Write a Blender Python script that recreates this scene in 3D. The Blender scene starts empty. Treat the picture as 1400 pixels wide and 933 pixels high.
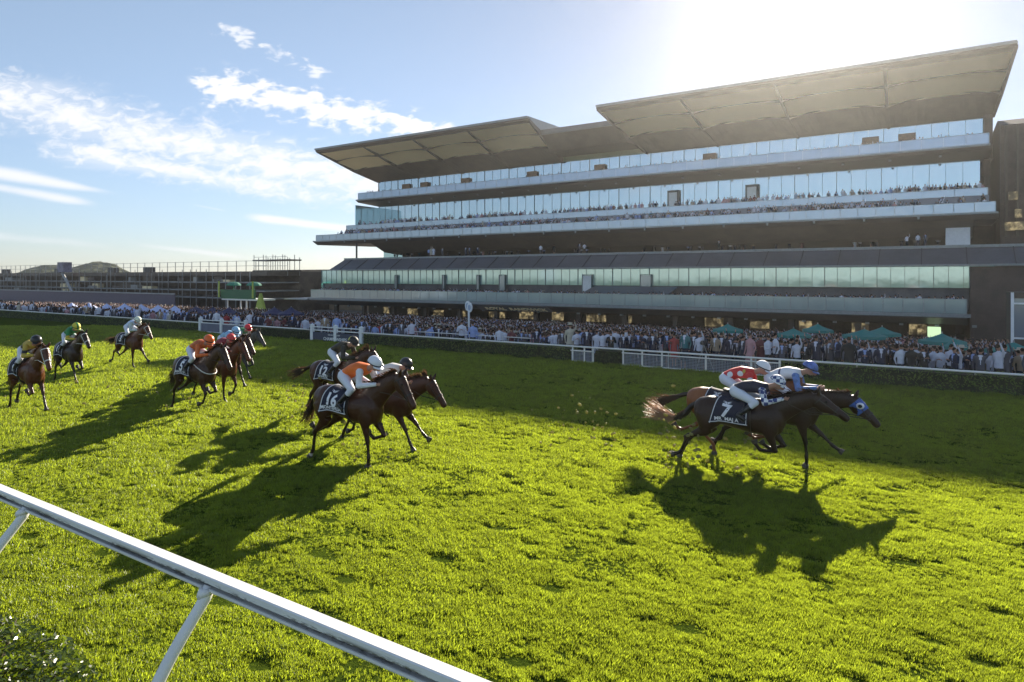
import bpy, bmesh, math, random
import numpy as np
from mathutils import Vector, Matrix
from mathutils.bvhtree import BVHTree
R = math.radians
SC = bpy.context.scene
COL = SC.collection
rng = random.Random(7)

# ---------------------------------------------------------------- frame of the track
F = 900.0                      # focal length in photo pixels (width 1400)
HOR = 379.0
CAMH = 3.95
UA = (0.84140435, -0.54040608)  # along the track, to the right
UN = (0.54040608, 0.84140435)   # away from the camera
RZ = math.atan2(UA[1], UA[0])
def T(a, n, z=0.0):
    return Vector((a*UA[0] + n*UN[0], a*UA[1] + n*UN[1], z))
def a_at(px, n):               # position along the track seen at a photo column, at distance n
    rx = (px-700)/F
    Z = n/(UN[0]*rx + UN[1])
    return Z*(UA[0]*rx + UA[1])
def an_at(px, py, z=0.0):      # (a, n) of a point of height z seen at a photo pixel
    Y = (CAMH-z)*F/(py-HOR); X = (px-700)/F*Y
    return X*UA[0]+Y*UA[1], X*UN[0]+Y*UN[1]

# ---------------------------------------------------------------- camera
cd = bpy.data.cameras.new('camera'); cam = bpy.data.objects.new('camera', cd); COL.objects.link(cam)
cam.location = (0, 0, CAMH); cam.rotation_euler = (R(90), 0, 0)
cd.sensor_width = 36; cd.lens = F/1400*36; cd.shift_y = (HOR-466.5)/1400
cd.clip_start = 0.1; cd.clip_end = 6000
SC.camera = cam

# ---------------------------------------------------------------- sun and sky
SUN_AZ = math.atan(400/F)                       # to the right of the view
SUN_EL = math.atan((HOR+14)/F/math.sqrt(1+(400/F)**2))
sdir = Vector((math.sin(SUN_AZ)*math.cos(SUN_EL), math.cos(SUN_AZ)*math.cos(SUN_EL), math.sin(SUN_EL)))
sl = bpy.data.lights.new('sun', 'SUN'); sun = bpy.data.objects.new('sun', sl); COL.objects.link(sun)
sun.rotation_euler = (-sdir).to_track_quat('-Z', 'Y').to_euler(); sun.location = sdir*200
sl.energy = 4.9; sl.angle = R(0.5); sl.color = (1.0, 0.90, 0.74)

class NT:                                       # small helper for writing node graphs
    def __init__(s, tree): s.t = tree; s.n = tree.nodes; s.l = tree.links
    def new(s, kind, **kw):
        n = s.n.new(kind)
        for k, v in kw.items(): setattr(n, k, v)
        return n
    def put(s, sock, v):
        if hasattr(v, 'is_output'): s.l.new(v, sock)
        else: sock.default_value = v
    def m(s, op, *a, clamp=False):
        n = s.new('ShaderNodeMath', operation=op, use_clamp=clamp)
        for i, v in enumerate(a): s.put(n.inputs[i], v)
        return n.outputs[0]
    def mix(s, f, a, b, typ='MIX'):
        n = s.new('ShaderNodeMix', data_type='RGBA', blend_type=typ)
        s.put(n.inputs[0], f)
        s.put(n.inputs[6], a if hasattr(a, 'is_output') else (*a[:3], 1)); s.put(n.inputs[7], b if hasattr(b, 'is_output') else (*b[:3], 1))
        return n.outputs[2]
    def noise(s, vec, scale, detail=3, rough=.55, dist=0, out='Fac'):
        n = s.new('ShaderNodeTexNoise'); s.l.new(vec, n.inputs['Vector'])
        n.inputs['Scale'].default_value = scale; n.inputs['Detail'].default_value = detail
        n.inputs['Roughness'].default_value = rough; n.inputs['Distortion'].default_value = dist
        return n.outputs[out]
    def ramp(s, f, p0, p1, smooth=True):
        n = s.new('ShaderNodeMapRange'); n.interpolation_type = 'SMOOTHSTEP' if smooth else 'LINEAR'
        s.put(n.inputs[0], f); n.inputs[1].default_value = p0; n.inputs[2].default_value = p1
        return n.outputs[0]
    def xyz(s, x, y, z):
        n = s.new('ShaderNodeCombineXYZ'); s.put(n.inputs[0], x); s.put(n.inputs[1], y); s.put(n.inputs[2], z); return n.outputs[0]
    def sep(s, v):
        n = s.new('ShaderNodeSeparateXYZ'); s.l.new(v, n.inputs[0]); return n.outputs
    def coord(s, which='Object'): return s.new('ShaderNodeTexCoord').outputs[which]

W = bpy.data.worlds.new('World'); SC.world = W; W.use_nodes = True
w = NT(W.node_tree); w.n.clear()
sky = w.new('ShaderNodeTexSky', sky_type='NISHITA'); sky.sun_disc = False
sky.sun_elevation = SUN_EL; sky.sun_rotation = SUN_AZ; sky.altitude = 20
sky.air_density = 1.0; sky.dust_density = 0.12; sky.ozone_density = 2.5
dirv = w.new('ShaderNodeNewGeometry').outputs['Incoming']
vm = w.new('ShaderNodeVectorMath', operation='SCALE'); w.l.new(dirv, vm.inputs[0]); vm.inputs['Scale'].default_value = -1
dv = vm.outputs[0]; dx, dy, dz = w.sep(dv)
gy_ = w.m('MAXIMUM', dy, 0.05)
gx = w.m('DIVIDE', dx, gy_); gz = w.m('DIVIDE', dz, gy_)
zc = w.m('MAXIMUM', dz, 0.03)
cp = w.xyz(w.m('DIVIDE', dx, zc), w.m('DIVIDE', dy, zc), 0.0)      # on the plane of the high cloud layer
def band(px0, py0, px1, py1, wid, soft=0.35, w1=None):
    x0, y0, x1, y1 = (px0-700)/F, (HOR-py0)/F, (px1-700)/F, (HOR-py1)/F
    L = math.hypot(x1-x0, y1-y0); cx, sx = (x1-x0)/L, (y1-y0)/L
    u = w.m('ADD', w.m('MULTIPLY', w.m('SUBTRACT', gx, x0), cx), w.m('MULTIPLY', w.m('SUBTRACT', gz, y0), sx))
    v = w.m('ADD', w.m('MULTIPLY', w.m('SUBTRACT', gx, x0), -sx), w.m('MULTIPLY', w.m('SUBTRACT', gz, y0), cx))
    t = w.m('DIVIDE', u, L)
    w0 = wid/F; w1_ = (w1 or wid)/F
    ww = w.m('ADD', w.m('MULTIPLY', w.m('MAXIMUM', w.m('MINIMUM', t, 1.), 0.), w1_-w0), w0)
    q = w.m('DIVIDE', v, ww)
    g = w.m('EXPONENT', w.m('MULTIPLY', w.m('MULTIPLY', q, q), -1.0))
    e = w.m('MULTIPLY', w.ramp(t, -soft, soft*.4), w.m('SUBTRACT', 1.0, w.ramp(t, 1-soft*.4, 1+soft)))
    return w.m('MULTIPLY', g, e)
wob = w.noise(cp, .9, 3)
main = band(-160, 95, 330, 215, 38, .3, 34)
main = w.m('MAXIMUM', main, band(210, 190, 560, 262, 34, .3, 30))
main = w.m('MAXIMUM', main, w.m('MULTIPLY', band(100, 205, 440, 270, 18, .3, 14), 1.0))
puff = band(290, 118, 590, 178, 22, .15, 16)
puff2 = w.m('MULTIPLY', band(300, 38, 440, 98, 11, .15), .8)
strk = w.m('MAXIMUM', band(-90, 222, 120, 258, 13, .35, 6), w.m('MULTIPLY', band(-40, 250, 110, 276, 7, .35), .8))
strk = w.m('MAXIMUM', strk, band(355, 298, 500, 316, 6, .25))
strk = w.m('MAXIMUM', strk, w.m('MULTIPLY', band(-60, 318, 130, 336, 7, .4), .5))
strk = w.m('MAXIMUM', strk, w.m('MULTIPLY', band(200, 336, 320, 350, 4, .4), .6))
strk = w.m('MAXIMUM', strk, w.m('MULTIPLY', band(265, 280, 305, 288, 2.5, .4), .45))
mapn = w.new('ShaderNodeMapping'); w.l.new(w.xyz(gx, gz, 0.0), mapn.inputs[0]); mapn.inputs['Rotation'].default_value = (0, 0, R(-17)); mapn.inputs['Scale'].default_value = (30, 62, 1)
n_fine = w.noise(mapn.outputs[0], 1.15, 4, .6, .6)       # small cloudlets in rows
mp2 = w.new('ShaderNodeMapping'); w.l.new(w.xyz(gx, gz, 0.0), mp2.inputs[0]); mp2.inputs['Rotation'].default_value = (0, 0, R(14)); mp2.inputs['Scale'].default_value = (5, 26, 1)
n_strk = w.noise(mp2.outputs[0], 1.0, 4, .6, .4)
n_big = w.noise(w.xyz(gx, gz, 0.0), 9.0, 4, .6, .3)
mp3 = w.new('ShaderNodeMapping'); w.l.new(w.xyz(gx, gz, 0.0), mp3.inputs[0]); mp3.inputs['Rotation'].default_value = (0, 0, R(12)); mp3.inputs['Scale'].default_value = (30, 60, 1)
n_puff = w.noise(mp3.outputs[0], 1.0, 3, .55, .3)
def cl(maskv, noi, lo, hi, amp=1.0):
    s = w.m('ADD', maskv, w.m('MULTIPLY', w.m('SUBTRACT', noi, .5), amp))
    return w.m('MULTIPLY', w.ramp(s, lo, hi), w.ramp(maskv, .02, .22))
c1 = cl(main, w.m('ADD', w.m('MULTIPLY', n_fine, .68), w.m('MULTIPLY', n_big, .32)), .10, 1.35, 3.4)
c1 = w.m('MAXIMUM', c1, w.m('MULTIPLY', cl(main, n_strk, .1, 1.1, 1.6), .45))
c2 = cl(puff, n_puff, .22, .9, 3.4)
c3 = w.m('MULTIPLY', cl(puff2, n_puff, .45, 1.1, 3.4), .8)
c4 = w.m('MULTIPLY', cl(strk, n_strk, .15, 1.1, .9), .9)
cc = w.m('MAXIMUM', w.m('MAXIMUM', c1, c2), w.m('MAXIMUM', c3, c4))
front = w.ramp(dy, .05, .2)
cc = w.m('MULTIPLY', cc, front)
# a few loose streaks in the rest of the sky
gen = w.noise(cp, .55, 5, .62, .5)
cc = w.m('MAXIMUM', cc, w.m('MULTIPLY', w.m('MULTIPLY', w.ramp(gen, .60, .80), w.m('SUBTRACT', 1.0, front)), .8))
# brightness round the sun (forward scattering of hazy air), as seen from anywhere
dt = w.new('ShaderNodeVectorMath', operation='DOT_PRODUCT'); w.l.new(dv, dt.inputs[0]); dt.inputs[1].default_value = sdir
ang = w.m('ARCCOSINE', w.m('MINIMUM', dt.outputs['Value'], 1.0))
def glow(sig, amp): return w.m('MULTIPLY', w.m('EXPONENT', w.m('MULTIPLY', ang, -1/sig)), amp)
damp = w.m('SUBTRACT', 1.0, w.m('MULTIPLY', w.m('EXPONENT', w.m('MULTIPLY', ang, -1/R(26))), .80))
gl = w.m('ADD', glow(R(1.9), 40.0), glow(R(6.0), 2.6))
elev = w.ramp(dz, -.02, .42)
skyc = w.mix(1.0, sky.outputs[0], w.mix(elev, (.60, .66, .82), (1.12, 1.03, .93)), 'MULTIPLY')
hsv = w.new('ShaderNodeHueSaturation'); hsv.inputs['Saturation'].default_value = .86; w.l.new(skyc, hsv.inputs['Color']); skyc = hsv.outputs[0]
SKYC = skyc
cloudcol = w.mix(1.0, skyc, (3.0, 2.7, 2.4), 'MULTIPLY')
CLOUD = (5.5, 5.55, 5.8)
skc = w.mix(cc, w.mix(1.0, skyc, w.xyz(damp, damp, w.m('POWER', damp, .85)), 'MULTIPLY'), CLOUD)
glc = w.xyz(gl, w.m('MULTIPLY', gl, .97), w.m('MULTIPLY', gl, .88))
addn = w.new('ShaderNodeMix', data_type='RGBA', blend_type='ADD'); addn.inputs[0].default_value = 1
w.l.new(skc, addn.inputs[6]); w.l.new(glc, addn.inputs[7])
bg = w.new('ShaderNodeBackground'); w.l.new(addn.outputs[2], bg.inputs[0]); bg.inputs[1].default_value = 0.076
wo = w.new('ShaderNodeOutputWorld'); w.l.new(bg.outputs[0], wo.inputs[0])

SC.view_settings.view_transform = 'Standard'; SC.view_settings.look = 'None'
SC.view_settings.gamma = 1; SC.view_settings.exposure = 1.32
SC.render.engine = 'CYCLES'
SC.cycles.use_denoising = True
SC.cycles.max_bounces = 6; SC.cycles.transparent_max_bounces = 12; SC.cycles.diffuse_bounces = 3
SC.cycles.caustics_reflective = False; SC.cycles.caustics_refractive = False
SC.cycles.sample_clamp_indirect = 6

# ---------------------------------------------------------------- helpers
def tag(o, label=None, cat=None, group=None, kind=None):
    if label: o['label'] = label
    if cat: o['category'] = cat
    if group: o['group'] = group
    if kind: o['kind'] = kind
    return o
def empty(name, loc, rz=0.0, label=None, cat=None, group=None):
    o = bpy.data.objects.new(name, None); COL.objects.link(o)
    o.location = loc; o.rotation_euler = (0, 0, rz); o.empty_display_size = .3
    return tag(o, label, cat, group)
class MB:                                       # collects geometry for ONE mesh object
    def __init__(s): s.v = []; s.f = []; s.m = []
    def add(s, vs, fs, mi=0):
        k = len(s.v); s.v += [tuple(p) for p in vs]
        s.f += [tuple(i+k for i in f) for f in fs]; s.m += [mi]*len(fs); return s
    def box(s, x0, x1, y0, y1, z0, z1, mi=0):
        return s.add([(x0,y0,z0),(x1,y0,z0),(x1,y1,z0),(x0,y1,z0),(x0,y0,z1),(x1,y0,z1),(x1,y1,z1),(x0,y1,z1)],
                     [(0,3,2,1),(4,5,6,7),(0,1,5,4),(1,2,6,5),(2,3,7,6),(3,0,4,7)], mi)
    def prism(s, prof, a0, a1, mi=0, b0=None, b1=None):   # profile [(n,z)] swept along a; a0/a1 may be functions of n
        k = len(prof); fa = a0 if callable(a0) else (lambda n: a0); fb = a1 if callable(a1) else (lambda n: a1)
        vs = [(fa(n), n, z) for n, z in prof]+[(fb(n), n, z) for n, z in prof]
        fs = [tuple(range(k))[::-1], tuple(range(k, 2*k))]+[(i, (i+1)%k, k+(i+1)%k, k+i) for i in range(k)]
        return s.add(vs, fs, mi)
    def bar(s, p, q, r, seg=6, mi=0, r2=None):
        return s.tube([p, q], [r, r2 if r2 is not None else r], seg, mi)
    def tube(s, pts, rad, seg=8, mi=0, side=None, cap=True):
        pts = [Vector(p) for p in pts]; k = len(pts); vs = []; fs = []
        prev = None
        for i, p in enumerate(pts):
            t = (pts[min(i+1, k-1)]-pts[max(i-1, 0)])
            if t.length < 1e-9: t = Vector((0,0,1))
            t.normalize()
            if side is not None: x = Vector(side)
            else: x = prev if prev is not None else (Vector((0,0,1)) if abs(t.z) < .9 else Vector((1,0,0)))
            x = (x-t*x.dot(t)).normalized(); y = t.cross(x).normalized(); prev = x
            r = rad[i]; rx, ry = (r if isinstance(r, (tuple, list)) else (r, r))
            for j in range(seg):
                c = 2*math.pi*j/seg
                vs.append(p+x*rx*math.cos(c)+y*ry*math.sin(c))
        for i in range(k-1):
            for j in range(seg):
                a_, b_ = i*seg+j, i*seg+(j+1)%seg
                fs.append((a_, b_, b_+seg, a_+seg))
        if cap: fs.append(tuple(range(seg))[::-1]); fs.append(tuple(range((k-1)*seg, k*seg)))
        return s.add(vs, fs, mi)
    def ell(s, c, r, nu=12, nv=8, mi=0, rot=None, zmin=None):
        vs = []; fs = []
        for i in range(nv+1):
            th = math.pi*i/nv
            for j in range(nu):
                ph = 2*math.pi*j/nu
                v = Vector((r[0]*math.sin(th)*math.cos(ph), r[1]*math.sin(th)*math.sin(ph), r[2]*math.cos(th)))
                if zmin is not None: v.z = max(v.z, zmin)
                if rot is not None: v = rot @ v
                vs.append(Vector(c)+v)
        for i in range(nv):
            for j in range(nu):
                a_, b_ = i*nu+j, i*nu+(j+1)%nu
                fs.append((a_, a_+nu, b_+nu, b_))
        return s.add(vs, fs, mi)
    def mesh(s, name, mats, smooth=False):
        me = bpy.data.meshes.new(name); me.from_pydata(s.v, [], s.f)
        if not isinstance(mats, (list, tuple)): mats = [mats]
        for m in mats: me.materials.append(m)
        if any(s.m): me.polygons.foreach_set('material_index', s.m)
        if smooth: me.polygons.foreach_set('use_smooth', [True]*len(s.f))
        me.validate(); me.update(); return me
    def build(s, name, mats, parent=None, smooth=False, origin=None):
        if origin is not None:
            ox, oy, oz = origin; s.v = [(x-ox, y-oy, z-oz) for x, y, z in s.v]
        o = bpy.data.objects.new(name, s.mesh(name, mats, smooth)); COL.objects.link(o)
        if parent is not None: o.parent = parent
        return o
def put(o, a, n, z=0.0, rz=RZ):
    o.location = T(a, n, z); o.rotation_euler = (0, 0, rz); return o
def solo(mb, name, mats, a, n, z, label=None, cat=None, group=None, kind=None, smooth=False, rz=RZ):
    """one-mesh thing whose vertices are given in track coordinates"""
    o = mb.build(name, mats, None, smooth, origin=(a, n, z)); put(o, a, n, z, rz)
    return tag(o, label, cat, group, kind)

# ---------------------------------------------------------------- materials
def mat(name, col, rough=.6, metal=0.0, var=.12, vscale=3.0, spec=.5, bump=0.0, bscale=40.0, coat=0.0, trans=None, stretch=None):
    m = bpy.data.materials.new(name); m.use_nodes = True; t = NT(m.node_tree)
    b = t.n['Principled BSDF']; co = t.coord('Object')
    if stretch:
        mp = t.new('ShaderNodeMapping'); t.l.new(co, mp.inputs[0]); mp.inputs['Scale'].default_value = stretch; co = mp.outputs[0]
    n = t.noise(co, vscale, 4, .6)
    fine = t.noise(co, vscale*9, 3, .6); n = t.m('ADD', t.m('MULTIPLY', n, .75), t.m('MULTIPLY', fine, .25))
    lo = [c*(1-var) for c in col]; hi = [min(1, c*(1+var)) for c in col]
    t.l.new(t.mix(t.ramp(n, .3, .7), lo, hi), b.inputs['Base Color'])
    t.l.new(t.m('ADD', t.m('MULTIPLY', n, .16), rough-.08), b.inputs['Roughness'])
    b.inputs['Metallic'].default_value = metal; b.inputs['Specular IOR Level'].default_value = spec
    b.inputs['Coat Weight'].default_value = coat
    if bump:
        bn = t.new('ShaderNodeBump'); bn.inputs['Strength'].default_value = bump; bn.inputs['Distance'].default_value = .02
        t.l.new(t.noise(co, bscale, 4, .6), bn.inputs['Height']); t.l.new(bn.outputs[0], b.inputs['Normal'])
    return m
M = {}
def leafmat(name, c_ref, c_tr, var=.35, rough=.55, fac=.5, wscale=1.2):
    m = bpy.data.materials.new(name); m.use_nodes = True; t = NT(m.node_tree); t.n.clear()
    oi = t.new('ShaderNodeObjectInfo').outputs['Random']
    geo = t.new('ShaderNodeNewGeometry').outputs['Position']
    n = t.noise(geo, wscale, 4, .6)
    k = t.m('ADD', t.m('MULTIPLY', oi, .5), t.m('MULTIPLY', n, .5))
    f = t.ramp(k, .25, .75)
    cr = t.mix(f, [c*(1-var) for c in c_ref], [c*(1+var) for c in c_ref])
    ct = t.mix(f, [c*(1-var) for c in c_tr], [c*(1+var*.8) for c in c_tr])
    d = t.new('ShaderNodeBsdfDiffuse'); t.l.new(cr, d.inputs[0])
    r = t.new('ShaderNodeBsdfTranslucent'); t.l.new(ct, r.inputs[0])
    g = t.new('ShaderNodeBsdfGlossy'); g.inputs[0].default_value = (1,1,1,1); g.inputs['Roughness'].default_value = rough
    a = t.new('ShaderNodeMixShader'); a.inputs[0].default_value = fac; t.l.new(d.outputs[0], a.inputs[1]); t.l.new(r.outputs[0], a.inputs[2])
    b = t.new('ShaderNodeMixShader'); b.inputs[0].default_value = .04; t.l.new(a.outputs[0], b.inputs[1]); t.l.new(g.outputs[0], b.inputs[2])
    o = t.new('ShaderNodeOutputMaterial'); t.l.new(b.outputs[0], o.inputs[0]); return m
M['white'] = mat('white paint', (.78,.79,.80), .45, var=.06)
M['white_fab'] = mat('white fabric', (.74,.75,.78), .8, var=.07)
M['dark_clad'] = mat('dark cladding', (.050,.046,.045), .5, var=.25, vscale=.5, stretch=(1,1,3))
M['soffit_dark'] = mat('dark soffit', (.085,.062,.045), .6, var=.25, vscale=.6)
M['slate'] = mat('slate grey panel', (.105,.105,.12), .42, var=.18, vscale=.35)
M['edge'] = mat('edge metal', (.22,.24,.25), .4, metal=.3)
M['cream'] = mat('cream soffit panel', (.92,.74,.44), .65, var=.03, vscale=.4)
M['brown'] = mat('brown screen', (.07,.045,.036), .6, var=.35, vscale=.8)
M['concrete'] = mat('concrete', (.30,.30,.30), .8, var=.15, vscale=.5)
M['steel'] = mat('galvanised steel', (.33,.33,.33), .45, metal=.6)
M['mull'] = mat('mullion grey', (.12,.17,.18), .4, metal=.3)
M['pave'] = mat('paving', (.16,.155,.15), .85, var=.2, vscale=.4)
def glassmat(name, tint, base, refl=.75, rough=.06):
    m = bpy.data.materials.new(name); m.use_nodes = True; t = NT(m.node_tree); t.n.clear()
    co = t.coord('Object')
    mp = t.new('ShaderNodeMapping'); t.l.new(co, mp.inputs[0]); mp.inputs['Scale'].default_value = (1, 1, .25)
    n = t.noise(mp.outputs[0], .35, 3)
    d = t.new('ShaderNodeBsdfDiffuse'); t.l.new(t.mix(n, [c*.7 for c in base], [c*1.3 for c in base]), d.inputs[0])
    g = t.new('ShaderNodeBsdfGlossy'); t.l.new(t.mix(n, [c*.88 for c in tint], tint), g.inputs[0]); g.inputs['Roughness'].default_value = rough
    bn = t.new('ShaderNodeBump'); bn.inputs['Strength'].default_value = .05; bn.inputs['Distance'].default_value = .1
    t.l.new(t.noise(co, .5, 2), bn.inputs['Height']); t.l.new(bn.outputs[0], g.inputs['Normal'])
    a = t.new('ShaderNodeMixShader'); a.inputs[0].default_value = refl; t.l.new(d.outputs[0], a.inputs[1]); t.l.new(g.outputs[0], a.inputs[2])
    o = t.new('ShaderNodeOutputMaterial'); t.l.new(a.outputs[0], o.inputs[0]); return m
M['glass'] = glassmat('teal curtain glass', (.68,.90,.96), (.38,.58,.60), .50)
M['glass_top'] = glassmat('blue grey glass', (.62,.72,.76), (.20,.24,.27), .66)
M['balus'] = glassmat('balustrade glass', (.62,.70,.80), (.24,.28,.33), .38, .12)
M['balus_low'] = glassmat('low balcony glass', (.66,.82,.82), (.36,.46,.46), .45, .12)
M['rail_white'] = mat('rail plastic', (.82,.79,.75), .35, var=.05)

# ---------------------------------------------------------------- ground
SLO0, SLOM, SLO1, GM, GZ = 28.0, 35.0, 74.0, -1.3, -3.2
def gz(n):
    if n <= SLO0: return 0.0
    if n >= SLO1: return GZ
    if n < SLOM: return GM*(n-SLO0)/(SLOM-SLO0)
    return GM+(GZ-GM)*(n-SLOM)/(SLO1-SLOM)
def turfmat():
    m = bpy.data.materials.new('turf'); m.use_nodes = True; t = NT(m.node_tree); b = t.n['Principled BSDF']
    co = t.coord('Object')
    mp = t.new('ShaderNodeMapping'); t.l.new(co, mp.inputs[0]); mp.inputs['Scale'].default_value = (1, 1, 1)
    n1 = t.noise(co, .25, 3); n2 = t.noise(co, 4.0, 5, .7); n3 = t.noise(co, 28.0, 4, .75)
    c = t.mix(t.ramp(n1, .3, .7), (.045,.072,.008), (.065,.095,.010))
    c = t.mix(t.ramp(n2, .42, .70), c, (.028,.045,.008))
    c = t.mix(t.ramp(n3, .45, .75), c, (.075,.105,.012))
    lw = t.new('ShaderNodeSeparateXYZ'); t.l.new(co, lw.inputs[0])
    t.l.new(c, b.inputs['Base Color']); b.inputs['Roughness'].default_value = .9; b.inputs['Specular IOR Level'].default_value = .0
    bn = t.new('ShaderNodeBump'); bn.inputs['Strength'].default_value = 1.0; bn.inputs['Distance'].default_value = .05
    t.l.new(t.m('ADD', t.m('MULTIPLY', n3, .6), n2), bn.inputs['Height']); t.l.new(bn.outputs[0], b.inputs['Normal'])
    return m
M['turf'] = turfmat()
mb = MB(); aa = [-3000, -400, -120, -60, -30, 0, 30, 60, 300, 3000]; nn_ = [-600, -50, 0, 8, 16, 24, SLO0]
mb.add([(a, n, 0) for n in nn_ for a in aa], [(j*len(aa)+i, j*len(aa)+i+1, (j+1)*len(aa)+i+1, (j+1)*len(aa)+i) for j in range(len(nn_)-1) for i in range(len(aa)-1)])
solo(mb, 'racetrack_turf', M['turf'], 0, 0, 0, kind='structure')
mb = MB(); mb.add([(a, n, z) for n, z in ((SLO0, 0), (SLOM, GM), (SLO1, GZ), (400, GZ), (4000, GZ)) for a in (-3500, -200, 200, 3500)],
    [(j*4+i, j*4+i+1, (j+1)*4+i+1, (j+1)*4+i) for j in range(4) for i in range(3)])
solo(mb, 'spectator_lawn_ground', M['pave'], 0, SLO0, 0, kind='structure')
# ================================================================ GRANDSTAND
O = (-45, 85, GZ)
gs = empty('grandstand', T(*O), RZ, 'huge glass fronted grandstand with two raised wing roofs behind the crowd', 'grandstand')
def P(mb, name, m, smooth=False, parent=None, lab=None):
    o = mb.build(name, m, parent or gs, smooth, origin=O)
    if lab: o['label'] = lab
    return o
AL, AR = -94.0, 5.0
# ground floor: dark hall behind columns
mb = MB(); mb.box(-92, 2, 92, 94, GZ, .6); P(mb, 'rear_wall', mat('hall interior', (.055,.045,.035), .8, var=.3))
mb = MB(); mb.box(-92, 12, 74.6, 125, GZ-.12, GZ+.03); P(mb, 'floor_slab', M['concrete'])
litm = bpy.data.materials.new('lit hall window'); litm.use_nodes = True; t = NT(litm.node_tree); b = t.n['Principled BSDF']
nz = t.noise(t.coord('Object'), 1.7, 4, .7)
t.l.new(t.mix(t.ramp(nz, .42, .68), (.03,.022,.01), (.95,.75,.38)), b.inputs['Emission Color']); b.inputs['Emission Strength'].default_value = .20
b.inputs['Base Color'].default_value = (.1,.08,.05,1)
for k in range(15):
    a0 = -88+k*6.1
    if rng.random() < .7:
        wd = rng.uniform(1.0, 3.6)
        mb = MB(); mb.box(a0, a0+wd, 91.8, 91.97, GZ+.3, GZ+rng.uniform(1.2, 1.6)); P(mb, 'lit_window', litm)
mb = MB(); mb.box(-.6, .5, 76, 76.2, GZ+.05, GZ+2.3)
lm2 = mat('lit doorway', (.3,.35,.2), .6); lm2.node_tree.nodes['Principled BSDF'].inputs['Emission Color'].default_value = (.55,.8,.45,1); lm2.node_tree.nodes['Principled BSDF'].inputs['Emission Strength'].default_value = .5
P(mb, 'doorway', lm2)
for k in range(14):
    a0 = -85+k*6.5
    mb = MB(); mb.box(a0, a0+.55, 77, 77.6, GZ, -.5); P(mb, 'column', M['soffit_dark'])
# right end pier
mb = MB(); mb.box(3.0, 9.5, 80.4, 125, GZ, 5.0); P(mb, 'end_wall', M['brown'])
# ---- level 2 balcony slab
cut = lambda n: AR-2.2
mb = MB(); mb.prism([(74, .42), (74, .10), (75.8, -.62), (95, -.62), (95, .42)], -87.6, 2.6); P(mb, 'balcony_slab', M['dark_clad'])
mb = MB(); mb.prism([(73.86, .50), (73.86, .18), (74.0-.004, .18), (74.0-.004, .50)], -88, 2.8); P(mb, 'slab_edge', M['edge'])
# grey fascia screens hanging below the balcony
for a0, a1 in ((-53.5, -42.0),):
    mb = MB(); mb.prism([(73.7, .16), (75.2, -.68), (75.3, -.60), (73.8, .24)], a0, a1); P(mb, 'fascia_sign', M['slate'], lab='grey fascia panel with pale raised lettering')
# left canopy and dark wedge
mb = MB(); mb.prism([(73.5, .30), (73.5, .12), (86, .25), (86, .45)], -93.5, -87.6); P(mb, 'canopy', M['edge'])
# level 2 floor wall, dark band then curtain wall
mb = MB(); mb.box(-93.6, 4.6, 82.4, 84, .42, 2.78); P(mb, 'lower_wall', mat('dark band wall', (.09,.09,.10), .5, var=.3, vscale=.6))
def curtain(n, a0, a1, z0, z1, m, step, nm, mul=3, jog=0):
    k = max(1, round((a1-a0)/step)); s = (a1-a0)/k
    for i in range(k):
        x0 = a0+i*s; x1 = x0+s
        mb = MB(); mb.box(x0+.03, x1-.03, n, n+.25, z0, z1)
        o = P(mb, nm, m)
        mb = MB()
        zs_ = (z0+.05, z1-.05)
        mb.box(x0-.03, x0+.03, n-.10, n+.2, z0, z1)
        mb.box(x0+.028, x1-.031, n-.045, n-.004, z0, z0+.05); mb.box(x0+.028, x1-.031, n-.045, n-.004, z1-.05, z1)
        for q in range(1, mul):
            xx = x0+s*q/mul; mb.box(xx-.018, xx+.018, n-.05, n-.002, z0+.048, z1-.048)
        P(mb, 'window_frame', M['mull'], parent=o).location = (0, 0, 0)
curtain(82, -93.8, 5.1, 2.78, 5.15, M['glass'], 5.2, 'window', 4)
mb = MB(); mb.box(-93.9, -93.5, 82, 97, .42, 5.1); P(mb, 'end_glass', M['glass'])
# dark doors standing in the level 2 glass
for px in (700+116, 745, 884, 804, 1348, 690, 655):
    pass
for px, wd, lit in ((655, .5, 0), (688, 1.1, 0), (804, 1.5, 1), (884, 1.6, 0), (1345, 1.9, 0), (543, .5, 0), (608, .5, 0)):
    a0 = a_at(px, 82)
    mb = MB()
    for x0, x1, z0, z1 in ((a0-wd/2, a0-wd/2+.10, 1.9, 4.3), (a0+wd/2-.10, a0+wd/2, 1.9, 4.3), (a0-wd/2+.10, a0+wd/2-.10, 4.2, 4.3)):
        mb.box(x0, x1, 81.6, 81.86, z0, z1)
    d = P(mb, 'door_frame', M['mull'])
    mb = MB(); mb.box(a0-wd/2+.10, a0+wd/2-.14, 81.66, 81.82, 1.9, 4.16)
    P(mb, 'door', M['white'] if lit else M['balus'], parent=d)
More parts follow.
